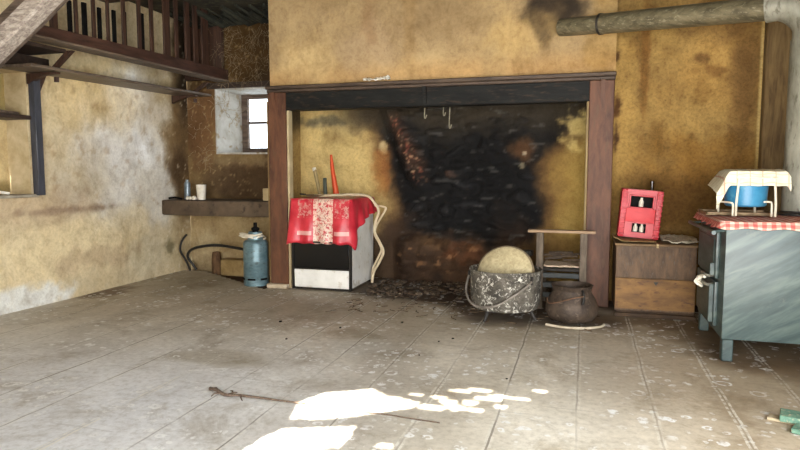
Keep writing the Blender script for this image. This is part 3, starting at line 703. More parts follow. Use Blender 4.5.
t = thing('wall_shelf', 'long thin grey-brown board shelf on brackets below the slatted rack', 'shelf', (-4.4, 5.2, 2.05))
bm = NB(); box(bm, -4.59, -4.24, 3.98, 6.47, 2.02, 2.045, .004)
for v in bm.verts: v.co.z += (v.co.y-3.72)*0.016
part(t, 'board', bm, wood_shelf)
for by in (4.27, 6.22):
    bm = NB(); prism(bm, [(-4.59, 1.93), (-4.55, 1.95), (-4.40, 2.0), (-4.27, 2.005), (-4.27, 2.02), (-4.59, 2.02)], by-.022, by+.022)
    for v in bm.verts: v.co.z += (by-3.72)*0.016-.008
    part(t, 'bracket', bm, wood_dark_v)
    bm = NB(); tube(bm, [(-4.29, by, 1.97+(by-3.72)*.016), (-4.29, by, 1.93+(by-3.72)*.016)], 0.02, 8); part(t, 'peg', bm, wood_dark_v)
    bm = NB(); prism(bm, [(-4.32, 2.05+(by-3.72)*.015), (-4.27, 2.05+(by-3.72)*.015), (RX-.07, 2.188), (RX-.13, 2.188)], by-.02, by+.02); part(t, 'strut', bm, wood_dark_v)
t = thing('niche_post', 'dark upright board with a steel-blue reflection at the edge of the wall niche', 'post', (-4.56, 4.34, .98))
bm = NB(); box(bm, -4.595, -4.53, 4.265, 4.335, 0.98, 2.02, .004); part(t, 'upright', bm, worn('dark_board_blue_sheen', (48, 50, 56), (72, 74, 82), 5, .4, stretch=(3, 3, .6)))  # steel-blue reflection put into the board's base colour
bm = NB(); prism(bm, [(4.335, 1.85), (4.335, 2.02), (4.42, 2.02)], -4.585, -4.55, 'YZ'); part(t, 'knee', bm, wood_dark_v)
bm = NB(); box(bm, -4.83, -4.575, 3.56, 4.285, 1.63, 1.665, .004)
solo('niche_shelf', bm, wood_dark, 'short dark board across the wall niche', 'shelf')
bm = NB(); box(bm, -4.83, -4.56, 3.5, 4.30, 0.965, 0.992, .006)
solo('niche_sill', bm, worn('grey_sill', (140, 132, 116), (176, 168, 150), 8, .8), 'grey sill board at the bottom of the wall niche', 'sill')
bm = NB(); tube(bm, smooth_path([(-4.62, 3.88, 1.01), (-4.66, 3.96, 1.02), (-4.62, 4.05, 1.005)], 5), 0.013, 8)
solo('metal_tube', bm, white_m, 'small white and blue tube lying on the niche sill', 'tube')
bm = NB(); tube(bm, smooth_path([(-4.64, 3.70, 1.685), (-4.66, 3.9, 1.70), (-4.62, 4.05, 1.68), (-4.65, 4.2, 1.68)], 5), 0.014, 8)
solo('root_piece', bm, bark_m, 'gnarled brown root lying on the niche shelf', 'root')

# weathered strut across the top left, close to the camera
def beam(name, a, b, w_, h_, m, label):
    a = Vector(a); b = Vector(b); L = (b-a).length; bm = NB()
    n = 24
    d = (b-a).normalized(); y = Vector((0, 1, 0)); y = (y-d*y.dot(d)).normalized(); z = d.cross(y)
    z = z if z.z > 0 else -z; rings = []
    for i in range(n+1):
        s = i/n; c = a+(b-a)*s; k = 1+0.05*fbm(s*6, 2)
        prof = [(-1, -.75), (-.75, -1), (.75, -1), (1, -.75), (1, .75), (.75, 1), (-.75, 1), (-1, .75)]
        rings.append([bm.verts.new(c+y*(p[0]*w_/2*k)+z*(p[1]*h_/2*k)+y*0.008*fbm(s*4, p[0], 3)) for p in prof])
    for i in range(n):
        for k in range(8): bm.faces.new((rings[i][k], rings[i][(k+1) % 8], rings[i+1][(k+1) % 8], rings[i+1][k]))
    bm.faces.new(rings[0][::-1]); bm.faces.new(rings[-1])
    return solo(name, bm, m, label, 'beam')
beam('weathered_beam', (-4.62, 3.08, 1.235), (-2.10, 3.08, 2.94), 0.12, 0.112, wood_grey, 'pale weathered diagonal timber crossing the top left corner')
beam('dusty_beam', (-4.62, 3.28, 1.46), (-2.42, 3.28, 2.94), 0.12, 0.2, wood_under, 'darker diagonal timber just above and behind the pale one')
bm = NB(); box(bm, -4.6, -3.3, 5.05, 5.25, 2.85, 2.951, .01); solo('ceiling_beam', bm, wood_dark_v, 'dark cross beam under the ceiling above the slatted rack', 'beam')

# cobwebs over the window recess
bm = NB(); random.seed(11)
def strand(p0, n, st, r=0.0016):
    p = Vector(p0); d = Vector((random.uniform(-1, 1), random.uniform(-.2, .2), random.uniform(-1, 1))).normalized(); pts = [p.copy()]
    for k in range(n):
        d = (d+Vector((random.uniform(-.6, .6), random.uniform(-.1, .1), random.uniform(-.6, .6)-.06))).normalized(); p = p+d*st
        p.y = min(6.465, max(6.25, p.y)); p.x = max(-4.56, min(-3.12, p.x)); p.z = min(2.93, p.z); pts.append(p.copy())
    tube(bm, pts, r, 4, False)
for k in range(330): strand((random.uniform(-4.15, -3.15), random.uniform(6.36, 6.45), random.uniform(2.17, 2.85)), random.randint(3, 7), 0.024, 0.0009)
for k in range(14): strand((random.uniform(-4.1, -3.9), 6.42, random.uniform(1.7, 2.1)), random.randint(8, 15), 0.022, 0.0019)
for k in range(40): strand((random.uniform(-4.5, -4.25), 6.44, random.uniform(1.2, 2.0)), random.randint(4, 7), 0.02, 0.0015)
o = solo('cobweb', bm, web_m, 'tangled pale cobweb threads on the dark wall above the window', 'cobweb'); o['kind'] = 'stuff'
bm = NB()
for k in range(26):
    x_ = -4.5+k*0.055; tube(bm, [(x_, 6.1+.2*math.sin(k*2.1), 2.93-.03*abs(math.sin(k*1.3))), (x_+.1, 6.3, 2.86-.04*abs(math.sin(k))), (x_+.22, 6.42, 2.90)], 0.02+0.012*math.sin(k*3.3), 6)
o = solo('hanging_sacking', bm, worn('grey_green_sacking', (24, 24, 18), (48, 48, 36), 14, .95), 'dark grey-green rags sagging from the ceiling over the recess', 'sacking')
o['kind'] = 'stuff'

# ---------------------------------------------------------------- stone shelf and what is on it
bm = NB(); box(bm, -4.6, -3.16, 5.965, 6.49, 0.69, 0.86, .02, 2)
bmesh.ops.subdivide_edges(bm, edges=bm.edges[:], cuts=3, use_grid_fill=True)
for v in bm.verts:
    if v.co.y < 6.1: v.co += Vector((0, 0.01*fbm(v.co.x*5, v.co.z*5), 0.006*fbm(v.co.x*4, 3)))
solo('stone_shelf', bm, stone_m, 'thick brown stone slab shelf in the recess under the window', 'shelf')
bm = NB(); lathe(bm, [(.0, .868), (.033, .868), (.035, .875), (.035, 1.04), (.028, 1.065), (.018, 1.07), (.018, 1.09), (0, 1.09)], (-4.33, 6.08, 0), 20)
solo('spray_can', bm, can_m, 'slim grey-blue metal can standing on the stone shelf', 'can')
bm = NB(); lathe(bm, [(.0, .866), (.045, .866), (.055, 1.02), (.056, 1.035), (.05, 1.035), (.045, .885), (0, .88)], (-4.15, 6.08, 0), 24)
solo('paper_cup', bm, white_m, 'white tapered cup on the stone shelf right of the metal can', 'cup')
bm = NB(); box(bm, -3.36, -3.28, 6.05, 6.12, 0.865, 1.0, .006)
solo('beige_carton', bm, worn('beige_card', (172, 150, 110), (196, 174, 134), 8, .8), 'small beige carton on the stone shelf beside the fireplace post', 'carton')
for k in range(7):
    bm = NB(); bmesh.ops.create_icosphere(bm, subdivisions=2, radius=0.018+.007*math.sin(k*2.3))
    for v in bm.verts: v.co *= 1+0.35*noise.noise(v.co*50+Vector((k, 0, 0)))
    lo = min(v.co.z for v in bm.verts); xf(bm, Matrix.Translation((-4.275+k*0.018, 6.0+.03*math.sin(k*3.9), .866-lo)))
    solo('plaster_crumb', bm, white_m, 'white plaster crumb between the metal can and the cup', 'crumb', 'white crumbs on the stone shelf')
bm = NB(); tube(bm, smooth_path([(-4.56, 6.05, .878), (-4.48, 6.07, .885), (-4.38, 6.04, .876)], 4), 0.012, 6)
solo('dark_tool', bm, black_m, 'thin black tool lying at the left end of the stone shelf', 'tool')

# blocks under the shelf
bm = NB(); lathe(bm, [(0, -.033), (.06, -.033), (.058, .12), (.05, .2), (.045, .235), (0, .24)], (-4.15, 6.35, 0), 12)
for v in bm.verts: v.co.x += .01*fbm(v.co.z*8, v.co.y*9)
solo('wood_stump', bm, worn('brown_stump', (70, 48, 30), (112, 84, 56), 8, .85, stretch=(4, 4, 1)), 'brown wooden stump standing under the stone shelf', 'stump')
bm = NB(); box(bm, -4.06, -3.70, 6.28, 6.45, -.033, 0.16, .012); solo('plaster_block', bm, worn('ochre_block', (132, 108, 66), (168, 142, 96), 7, .9, bump=.6), 'ochre block on the recess floor behind the gas bottle', 'block')

# ---------------------------------------------------------------- gas bottle
G = (-3.275, 5.73, 0)
t = thing('gas_bottle', 'blue-grey steel gas bottle standing by the left fireplace post', 'gas bottle', G)
bm = NB(); lathe(bm, [(0, .05), (.120, .05), (.128, .07), (.128, .25), (.1305, .255), (.1305, .262), (.128, .268), (.128, .44), (.118, .462), (.085, .48), (.03, .49), (0, .49)], G, 36); part(t, 'body', bm, gas_m)
bm = NB(); lathe(bm, [(.116, 0.004), (.126, 0.004), (.127, .07), (.116, .07)], G, 36, closed_profile=True); part(t, 'foot_ring', bm, gas_m)
for a0 in range(-160, 20, 60):
    bm = NB()
    pts = [(G[0]+.1275*math.cos(math.radians(a0+k*9)), G[1]+.1275*math.sin(math.radians(a0+k*9)), .075) for k in range(5)]
    tube(bm, pts, 0.011, 6); part(t, 'foot_slot', bm, black_m)
bm = NB(); lathe(bm, [(.075, .465), (.082, .465), (.07, .56), (.062, .56)], G, 24, closed_profile=True); part(t, 'collar', bm, gas_m)
bm = NB(); lathe(bm, [(0, .47), (.03, .47), (.03, .57), (.042, .58), (.042, .60), (.02, .61), (.018, .655), (0, .655)], G, 16); part(t, 'valve', bm, black_m)
bm = NB(); pts = []
for k in range(60):
    a = k*0.42; r = .10+.035*math.sin(k*.37)
    pts.append((G[0]-.01+r*math.cos(a)*1.15, G[1]-.02+r*math.sin(a)*.8, .487+.02*abs(math.sin(k*.5))+.0007*k))
tube(bm, smooth_path(pts, 2), 0.008, 6)
solo('rope_coil', bm, worn('white_cord_m', (214, 200, 176), (232, 222, 200), 10, .6), 'white cord coiled loosely on top of the gas bottle', 'cord')
# hose
bm = NB(); hp = [(-3.46, 6.06, .28), (-3.7, 6.2, .30), (-4.0, 6.2, .335), (-4.22, 6.2, .32), (-4.40, 6.22, .27), (-4.475, 6.25, .18), (-4.44, 6.3, .08), (-4.40, 6.31, .018)]
tube(bm, smooth_path(hp, 8), 0.016, 8)
solo('rubber_hose', bm, rubber, 'thick black hose arching from behind the gas bottle to the corner', 'hose')
bm = NB(); hp = [(-4.50, 6.28, .44), (-4.53, 6.22, .36), (-4.55, 6.22, .25), (-4.50, 6.26, .12), (-4.44, 6.24, .018)]
tube(bm, smooth_path(hp, 8), 0.013, 8)
solo('thin_cable', bm, rubber, 'shorter black cable looping down beside the left wall', 'cable')

# ---------------------------------------------------------------- white cooker
S0, S1, SF, SB = -2.81, -2.165, 5.62, 6.30
t = thing('gas_cooker', 'white enamel cooker with black oven glass left in the hearth', 'cooker', (-2.515, 5.95, 0))
bm = NB(); box(bm, S0+.012, S1-.008, SF+.02, SB, .03, .90, .008); part(t, 'body', bm, white_en)
bm = NB(); box(bm, S0+.03, S1-.03, SF, SF+.02, .225, .50, .004); part(t, 'oven_door', bm, glass_b, label='black oven glass')
bm = NB(); box(bm, S0+.03, S1-.028, SF-.004, SF+.02, .03, .212, .006); part(t, 'drawer', bm, white_en)
bm = NB(); box(bm, S0+.03, S1-.03, SF, SF+.02, .52, .88, .004); part(t, 'control_panel', bm, white_en)
bm = NB(); box(bm, S0+.006, S0+.026, SF-.006, SF+.03, .012, .89, .002); box(bm, S1-.026, S1-.004, SF-.006, SF+.03, .012, .89, .002); box(bm, S0+.02, S1-.02, SF-.004, SF+.02, .213, .225, .001); box(bm, S0+.02, S1-.02, SF+.002, SF+.025, .012, .03, .001)
part(t, 'trim', bm, trim_m)
bm = NB(); tube(bm, [(S0+.06, SF-.03, .49), (S1-.06, SF-.03, .49)], .009, 10); tube(bm, [(S0+.08, SF-.03, .49), (S0+.08, SF+.01, .49)], .007, 8); tube(bm, [(S1-.08, SF-.03, .49), (S1-.08, SF+.01, .49)], .007, 8); part(t, 'oven_handle', bm, trim_m)
for fx, fy in ((S0+.05, SF+.06), (S1-.05, SF+.06), (S0+.05, SB-.05), (S1-.05, SB-.05)):
    bm = NB(); lathe(bm, [(0, 0.003), (.02, 0.003), (.018, .032), (0, .032)], (fx, fy, 0), 12); part(t, 'foot', bm, black_m)

# draped cloth: top + front skirt + two side skirts following one outline
def drape(outline, top_z, hemf, waves, rows=14, flare=0.05):
    """outline: closed-open list of points going left side (back) -> front -> right side (back)"""
    bm = NB(); dens = []
    for i in range(len(outline)-1):
        a = Vector(outline[i]); b = Vector(outline[i+1]); n = max(2, int((b-a).length/0.018))
        for k in range(n): dens.append(a+(b-a)*(k/n))
    dens.append(Vector(outline[-1])); n = len(dens); grid = []
    for i, p in enumerate(dens):
        tn = (dens[min(i+4, n-1)]-dens[max(i-4, 0)]).normalized(); nrm = Vector((tn.y, -tn.x))
        s = i/(n-1); hem = hemf(s); col = []
        for r in range(rows+1):
            q = r/rows; out = flare*q**0.7*(1.0+waves(s, q)); z = top_z-(top_z-hem)*q
            if r == 0: out = -0.004
            elif r == 1: out *= 1
            col.append(bm.verts.new((p.x+nrm.x*out, p.y+nrm.y*out, z+(-.0 if r else 0.004))))
        grid.append(col)
    for i in range(n-1):
        for r in range(rows): bm.faces.new((grid[i][r], grid[i+1][r], grid[i+1][r+1], grid[i][r+1]))
    # top: strips from left side to right side
    return bm, dens, grid
out = [(S0-.008, SB-.05), (S0-.008, SF+.02), (S0+.02, SF-.016), (S1-.02, SF-.016), (S1+.006, SF+.02), (S1+.006, SB-.02)]
def pw(s, pts):
    for (a, va), (b, vb) in zip(pts, pts[1:]):
        if a <= s <= b: return va+(vb-va)*(s-a)/(b-a+1e-9)
    return pts[-1][1]
def hemf(s):
    # s<.31 left side, .31-.66 front, rest right side
    h = pw(s, [(0, .70), (.24, .56), (.315, .455), (.34, .475), (.36, .48), (.45, .475), (.62, .48), (.655, .465), (.672, .40), (.69, .50), (.74, .64), (.80, .70), (.9, .735), (1, .75)])
    return h+.006*math.sin(s*90)
def waves(s, q): return 1.1*ss(.42, .28, s)*q + 0.55*math.sin(s*74+1.2*math.sin(q*2))*q+0.35*math.sin(s*31+2)*q-0.15
bm, dens, grid = drape(out, .912, hemf, waves, 14, .035)
# top sheet
nl = len([d for d in dens if abs(d.x-(S0-.008)) < 1e-5]); 
tb = bmesh.ops.create_grid(bm, x_segments=18, y_segments=16, size=0.5)['verts']
for v in tb:
    v.co = Vector(((S0+S1)/2+v.co.x*(S1-S0+.014), (SF+SB)/2-.018+v.co.y*(SB-SF+.0), .916+.006*fbm(v.co.x*6, v.co.y*6)-(.003 if abs(v.co.x) > .49 or abs(v.co.y) > .49 else 0)))
bmesh.ops.remove_doubles(bm, verts=bm.verts[:], dist=0.004)
cl = solo('red_tablecloth', bm, cloth_m, 'red printed oilcloth with a pale central band draped over the white cooker', 'tablecloth', solid=0.003)
cl.location.z  # origin at the hem; material reads height from it
# keep the pattern heights in metres above the floor
me = cl.data; dz = cl.location.z
for v in me.vertices: v.co.z += dz
cl.location.z = 0

# things on the cooker
bm = NB(); lathe(bm, [(0, .928), (.10, .928), (.125, .942), (.127, .946), (.10, .936), (0, .934)], (-2.67, 5.94, 0), 28)
pan_c = (-2.60, 6.0, 0)
t = thing('shallow_pan', 'shallow dark pan lying on the red cloth', 'pan', (-2.60, 6.0, .925))
part(t, 'dish', bm, tray_m)
bm = NB(); tube(bm, [(-2.79, 5.93, .944), (-2.85, 5.92, .95)], .009, 8); part(t, 'handle', bm, iron)
bm = NB(); box(bm, -2.59, -2.555, 5.93, 5.96, .938, 1.12, .006); rot_about(bm, (-2.57, 5.95, .94), math.radians(-2), 'Y')
solo('dark_lighter', bm, worn('dark_grey_green', (52, 58, 50), (78, 84, 72), 8, .5), 'narrow dark grey block standing upright on the cooker', 'lighter')
bm = NB(); tube(bm, [(-2.505, 6.08, .925), (-2.53, 6.08, 1.08), (-2.555, 6.09, 1.22), (-2.572, 6.10, 1.36)], [.033, .027, .021, .013], 14)
t = solo('tapered_stick', bm, orange_m, 'tall tapering orange-red stick upright on the cooker', 'stick')
bm = NB(); tube(bm, [(-2.665, 6.02, .93), (-2.70, 6.03, 1.06), (-2.735, 6.04, 1.20)], [.019, .018, .020], 12)
t = thing('wooden_stick', 'olive-beige handle with a white tip leaning on the cooker', 'stick', (-2.665, 6.02, .93)); part(t, 'shaft', bm, worn('olive_wood', (130, 112, 72), (160, 140, 96), 10, .6))
bm = NB(); tube(bm, [(-2.735, 6.04, 1.19), (-2.742, 6.04, 1.225)], [.0215, .02], 12); part(t, 'tip', bm, white_m)
# cream cable over the edge of the cooker
bm = NB(); cp = [(-2.66, 5.85, .937), (-2.45, 5.95, .940), (-2.33, 6.05, .945), (-2.17, 6.1, .93), (-2.09, 6.1, .86), (-2.045, 6.1, .77), (-2.08, 6.1, .66), (-2.09, 6.1, .555), (-2.03, 6.1, .44), (-1.995, 6.1, .347), (-2.04, 6.1, .24), (-2.10, 6.1, .132), (-2.12, 6.1, .02)]
tube(bm, smooth_path(cp, 8), 0.014, 8)
solo('cream_cable', bm, cream_m, 'cream cable running over the cooker top and down its right side to the floor', 'cable')
bm = NB(); cp = [(-2.11, 6.16, .83), (-2.00, 6.15, .815), (-1.985, 6.15, .79), (-2.03, 6.14, .71), (-2.08, 6.13, .62), (-2.095, 6.12, .53), (-2.05, 6.14, .43), (-2.03, 6.14, .36), (-2.08, 6.14, .25), (-2.13, 6.14, .14), (-2.13, 6.15, .02)]
tube(bm, smooth_path(cp, 8), 0.011, 8)
solo('cream_rope', bm, cream_m, 'second thinner cream cable looping against the smoked wall beside the cooker', 'cable')

# ---------------------------------------------------------------- hearth rubble
random.seed(5)
bm = NB()
def chip(bm, x, y, z, r, flat=.6):
    rr = bmesh.ops.create_icosphere(bm, subdivisions=1, radius=r)['verts']; s = random.random()*99
    for v in rr:
        v.co = v.co*(1+.5*noise.noise(v.co/r*0.9+Vector((s, s, s)))); v.co.z *= flat
    a = random.random()*6.3; xf(bm, Matrix.Translation((x, y, z)) @ Matrix.Rotation(a, 4, 'Z') @ Matrix.Diagonal((1+random.random(), 1, 1, 1)), rr)
for k in range(420):
    x = random.uniform(-2.05, -.1); y = random.triangular(5.45, 6.4, 6.25)+.1*math.sin(x*4)
    if y > 6.27 or (x > -.5 and y < 5.85): continue
    chip(bm, x, y, random.uniform(0, .03)+.08*max(0, (y-6.1)), random.uniform(.008, .035))
o = solo('ash_rubble', bm, worn('ash_rubble_m', (46, 36, 28), (96, 80, 64), 9, .95, c3=(140, 122, 100)), 'dark ash, charcoal and stone chips strewn over the hearth floor', 'rubble'); o['kind'] = 'stuff'
for v in o.data.vertices: pass
bm = NB()
for k in range(150):
    x = random.uniform(-2.1, .1); y = random.uniform(4.75, 5.9)
    if -1.0 < x < -.25 and 4.75 < y < 5.4 and random.random() < .5: continue
    a = random.random()*6.3; l = random.uniform(.02, .07); tube(bm, [(x, y, .008), (x+l*math.cos(a), y+l*math.sin(a), .010), (x+1.7*l*math.cos(a+.3), y+1.7*l*math.sin(a+.3), .007)], .0035, 5)
o = solo('twig_litter', bm, worn('twig_litter_m', (56, 44, 34), (118, 98, 76), 20, .95), 'fine twigs and straw scattered on the floor in front of the hearth', 'litter'); o['kind'] = 'stuff'
for i, (x, y, z, r, lab) in enumerate(((-.66, 5.95, .0, .035, 'thin pinkish cork-like stub standing behind the cauldron'), (-.50, 5.95, .0, .05, 'dark oval-topped pot stand just right of the stub behind the cauldron'))):
    bm = NB(); hh = .46 if i == 0 else .44
    lathe(bm, [(0, 0.0), (.055, 0.0), (.03, .03), (.014, .05), (.014, hh-.06), (r, hh-.045), (r, hh), (0, hh+.004)], (x, y, 0), 16)
    solo('andiron' , bm, iron if i else worn('pinkish_iron', (96, 66, 58), (120, 84, 72), 9, .7), lab, 'andiron')

# ---------------------------------------------------------------- cauldron
CX, CY = -0.595, 5.00
t = thing('cauldron', 'large lime-crusted iron cauldron on three legs in front of the hearth', 'cauldron', (CX, CY, 0))
bm = NB(); lathe(bm, [(0, .085), (.14, .09), (.21, .085), (.258, .10), (.277, .14), (.284, .38), (.292, .402), (.292, .41), (.281, .412), (.272, .38), (.264, .17), (.2, .12), (0, .105)], (CX, CY, 0), 48)
for v in bm.verts:
    v.co.x += .006*fbm(v.co.x*4, v.co.z*4, v.co.y*3); v.co.y += .006*fbm(v.co.x*4, v.co.z*4, v.co.y*3+7)
part(t, 'bowl', bm, cauldron_m)
for a in (250-15, 250+75+30, 110):
    ar = math.radians(a); bm = NB()
    tube(bm, [(CX+.19*math.cos(ar), CY+.19*math.sin(ar), .13), (CX+.215*math.cos(ar), CY+.215*math.sin(ar), .06), (CX+.245*math.cos(ar), CY+.245*math.sin(ar), .006)], [.02, .014, .011], 8); part(t, 'leg', bm, iron)
bm = NB(); tube(bm, smooth_path([(-.885, 4.95, .345), (-.892, 4.86, .25), (-.84, 4.755, .17), (-.74, 4.695, .145), (-.62, 4.67, .17), (-.51, 4.685, .235), (-.42, 4.735, .30), (-.37, 4.785, .345)], 6), .009, 8); part(t, 'bail_handle', bm, worn('worn_iron_handle', (104, 96, 88), (140, 132, 122), 12, .5, .3))
for a in (186, -40):
    ar = math.radians(a); bm = NB(); c = Vector((CX+.292*math.cos(ar), CY+.292*math.sin(ar), .35)); tube(bm, [c+Vector((0, .0, .03)), c+Vector((.0, -.015, .0)), c+Vector((0, 0, -.03))], .010, 8); part(t, 'lug', bm, iron)
# basket lid standing in the cauldron
t = thing('basket_lid', 'round cream basket lid stood on edge inside the cauldron', 'lid', (CX, CY, .12))
bm = NB(); lathe(bm, [(0, -.05), (.10, -.045), (.18, -.03), (.222, -.004), (.226, .012), (.215, .014), (.17, -.012), (0, -.03)], (0, 0, 0), 40, axis='Y')
M = Matrix.Translation((CX-.01, CY+.0, .365)) @ Matrix.Rotation(math.radians(-22), 4, 'X') @ Matrix.Rotation(math.radians(-14), 4, 'Z') @ Matrix.Diagonal((1.05, 1, 1, 1))
xf(bm, M); part(t, 'disc', bm, cream_lid)
bm = NB(); tube(bm, [(.226*math.cos(k*2*PI/40), .01, .226*math.sin(k*2*PI/40)) for k in range(40)], .011, 8, closed=True); xf(bm, M); part(t, 'rim', bm, rim_m)

# ---------------------------------------------------------------- round pot
PX, PY = -0.075, 5.02
t = thing('iron_pot', 'squat brown cast iron pot with a narrow neck right of the cauldron', 'pot', (PX, PY, 0))
bm = NB(); lathe(bm, [(0, .012), (.12, .012), (.17, .03), (.202, .08), (.204, .125), (.185, .185), (.155, .235), (.146, .262), (.158, .295), (.162, .30), (.150, .302), (.136, .265), (.15, .2), (.185, .12), (.15, .04), (0, .03)], (PX, PY, 0), 44); part(t, 'bowl', bm, pot_m)
bm = NB(); a = math.radians(-62); bx_, by_ = PX+.165*math.cos(a), PY+.165*math.sin(a)
tube(bm, smooth_path([(bx_, by_+.02, .275), (bx_+.012, by_-.02, .26), (bx_+.014, by_-.035, .22), (bx_+.008, by_-.035, .18)], 5), .011, 8); part(t, 'lug', bm, iron)
bm = NB(); tube(bm, smooth_path([(PX+.09, PY-.185, .245), (PX+.0, PY-.20, .225), (PX-.10, PY-.19, .19), (PX-.17, PY-.13, .17), (PX-.185, PY-.08, .20)], 6), .005, 6); part(t, 'wire_handle', bm, worn('rusty_wire', (96, 70, 52), (128, 98, 76), 12, .7, .3))
bm = NB(); tube(bm, smooth_path([(-.26, 4.83, .012), (-.12, 4.775, .012), (.02, 4.79, .012), (.14, 4.87, .012), (.17, 4.95, .013)], 6), .0095, 8)
solo('pale_rod', bm, worn('pale_rod_m', (176, 162, 138), (206, 194, 172), 14, .7), 'pale bent rod lying on the floor in front of the iron pot', 'rod')

# ---------------------------------------------------------------- low chair behind the pots
CHY = 5.42
t = thing('low_chair', 'low wooden rush-seated chair behind the pots with a wide pale top rail', 'chair', (-.18, CHY+.18, 0))
bm = NB(); box(bm, -.455, .10, CHY-.045, CHY+.045, .668, .692, .006, 2); part(t, 'top_rail', bm, chair_rail)
for sx in (-.355, .005):
    bm = NB(); box(bm, sx-.030, sx+.030, CHY-.02, CHY+.02, 0.003, .668, .005); part(t, 'leg', bm, chair_m)
for sx in (-.335, -.02):
    bm = NB(); box(bm, sx-.018, sx+.018, CHY+.32, CHY+.355, 0.003, .375, .004); part(t, 'leg', bm, chair_m)
bm = NB(); box(bm, -.33, -.015, CHY-.01, CHY+.34, .335, .36, .01)
part(t, 'seat_frame', bm, chair_d)
bm = NB(); bmesh.ops.create_grid(bm, x_segments=22, y_segments=22, size=.5)
for v in bm.verts: v.co = Vector((-.172+v.co.x*.30, CHY+.165+v.co.y*.30, .372+.014*abs(fbm(v.co.x*9, v.co.y*9))))
part(t, 'rush_seat', bm, straw_m, solid=.012)
for z_ in (.30, .215, .13):
    bm = NB(); box(bm, -.335, -.01, CHY-.008, CHY+.008, z_-.022, z_+.022, .003); part(t, 'stretcher', bm, worn('slate_slat', (44, 46, 46), (66, 68, 66), 8, .6))
bm = NB(); box(bm, -.335, -.01, CHY+.325, CHY+.34, .15, .19, .003); part(t, 'stretcher', bm, chair_d)
bm = NB(); random.seed(8)
for k in range(9):
    a = random.uniform(-.4, .4); x = random.uniform(-.28, -.1); y = CHY+random.uniform(.24, .29)
    tube(bm, [(x-.06*math.cos(a), y-.06*math.sin(a), .40+.008*k), (x+.09*math.cos(a), y+.09*math.sin(a), .41+.008*k)], .011, 6)
o = solo('kindling', bm, worn('dark_kindling', (52, 42, 34), (96, 80, 64), 14, .9), 'heap of dark kindling sticks on the low chair seat', 'kindling'); o['kind'] = 'stuff'

# ---------------------------------------------------------------- wooden chest
t = thing('wooden_chest', 'two-tone brown wooden chest against the ochre wall', 'chest', (.565, 5.6, 0))
X0, X1, Y0, Y1 = .262, .868, 5.34, 5.90
bm = NB(); box(bm, X0, X1, Y0, Y0+.025, .325, .585, .003); part(t, 'upper_board', bm, chest_up)
bm = NB(); box(bm, X0, X1, Y0, Y0+.025, .065, .318, .003); part(t, 'lower_board', bm, chest_lo, label='orange-brown lower board')
bm = NB(); box(bm, X0, X1, Y0+.012, Y0+.03, .05, .59, .001); box(bm, X0, X0+.022, Y0+.03, Y1, .05, .585, .003); box(bm, X1-.022, X1, Y0+.03, Y1, .05, .585, .003); box(bm, X0, X1, Y1-.02, Y1, .05, .585, .003); part(t, 'carcass', bm, chest_up)
bm = NB(); box(bm, X0-.01, X1+.012, Y0-.012, Y1, .585, .605, .004); part(t, 'lid', bm, chest_top)
bm = NB(); box(bm, X0+.01, X1, Y0+.02, Y1-.02, .0, .05, .004); box(bm, X0, X1+.01, Y0-.02, Y0+.01, .0, .035, .004); part(t, 'plinth', bm, plinth_m)
bm = NB(); box(bm, .565, .583, Y0-.018, Y0, .575, .61, .002); part(t, 'hasp', bm, worn('brass_hasp', (150, 130, 92), (176, 156, 116), 10, .5, .3))
bm = NB(); prism(bm, [(.555, .295), (.59, .295), (.573, .265)], Y0-.004, Y0+.001); part(t, 'keyhole_plate', bm, trim_m)

# bottle crate on end, leaning slightly
t = thing('bottle_crate', 'red plastic bottle crate stood on end on the wooden chest', 'crate', (.44, 5.62, .63))
W_, H_, D_ = .315, .40, .26
# face plate with two openings
def face_with_holes(bm, w, h, y0, y1, holes):
    xs = sorted({-w/2, w/2, *[a for hh in holes for a in hh[:2]]}); zs = sorted({0, h, *[a for hh in holes for a in hh[2:]]})
    for i in range(len(xs)-1):
        for j in range(len(zs)-1):
            cx, cz = (xs[i]+xs[i+1])/2, (zs[j]+zs[j+1])/2
            if any(hh[0] < cx < hh[1] and hh[2] < cz < hh[3] for hh in holes): continue
            box(bm, xs[i], xs[i+1], y0, y1, zs[j], zs[j+1])
    bmesh.ops.remove_doubles(bm, verts=bm.verts[:], dist=1e-5)
MC = Matrix.Translation((.435, 5.50, .635)) @ Matrix.Rotation(math.radians(4.5), 4, 'Y')
HOLES = [(-.085, .085, .255, .345), (-.055, .055, .045, .12)]
bm = NB(); face_with_holes(bm, .25, H_, .006, .018, HOLES)
box(bm, -W_/2, W_/2, .018, D_, 0, .012); box(bm, -W_/2, W_/2, .018, D_, H_-.012, H_); box(bm, -W_/2, -W_/2+.012, .018, D_, 0, H_); box(bm, W_/2-.012, W_/2, .018, D_, 0, H_); box(bm, -W_/2, W_/2, D_-.01, D_, 0, H_)
xf(bm, MC); part(t, 'shell', bm, red_m, smooth=False)
for sx in (-1, 1):
    bm = NB(); box(bm, sx*.138-.022, sx*.138+.022, -.012, .03, 0, H_, .006, 2)
    for k in range(9): box(bm, sx*.138-.026, sx*.138+.026, -.018, .0, .02+k*.043, .034+k*.043, .003)
    xf(bm, MC); part(t, 'corner_column', bm, red_m)
bm = NB(); box(bm, -.115, .115, -.004, .02, .13, .245, .006, 2); xf(bm, MC); part(t, 'front_panel', bm, worn('lighter_red_plastic', (190, 44, 52), (206, 58, 64), 8, .5))
bm = NB()
for a in ((-.10, .10, .345, .358), (-.10, .10, .243, .256), (-.10, -.085, .245, .355), (.085, .10, .245, .355)): box(bm, a[0], a[1], -.006, .02, a[2], a[3], .003)
xf(bm, MC); part(t, 'handle_rim', bm, red_m)
bm = NB(); box(bm, -.12, .12, .09, .096, .012, H_-.012); xf(bm, MC); part(t, 'divider', bm, black_m)
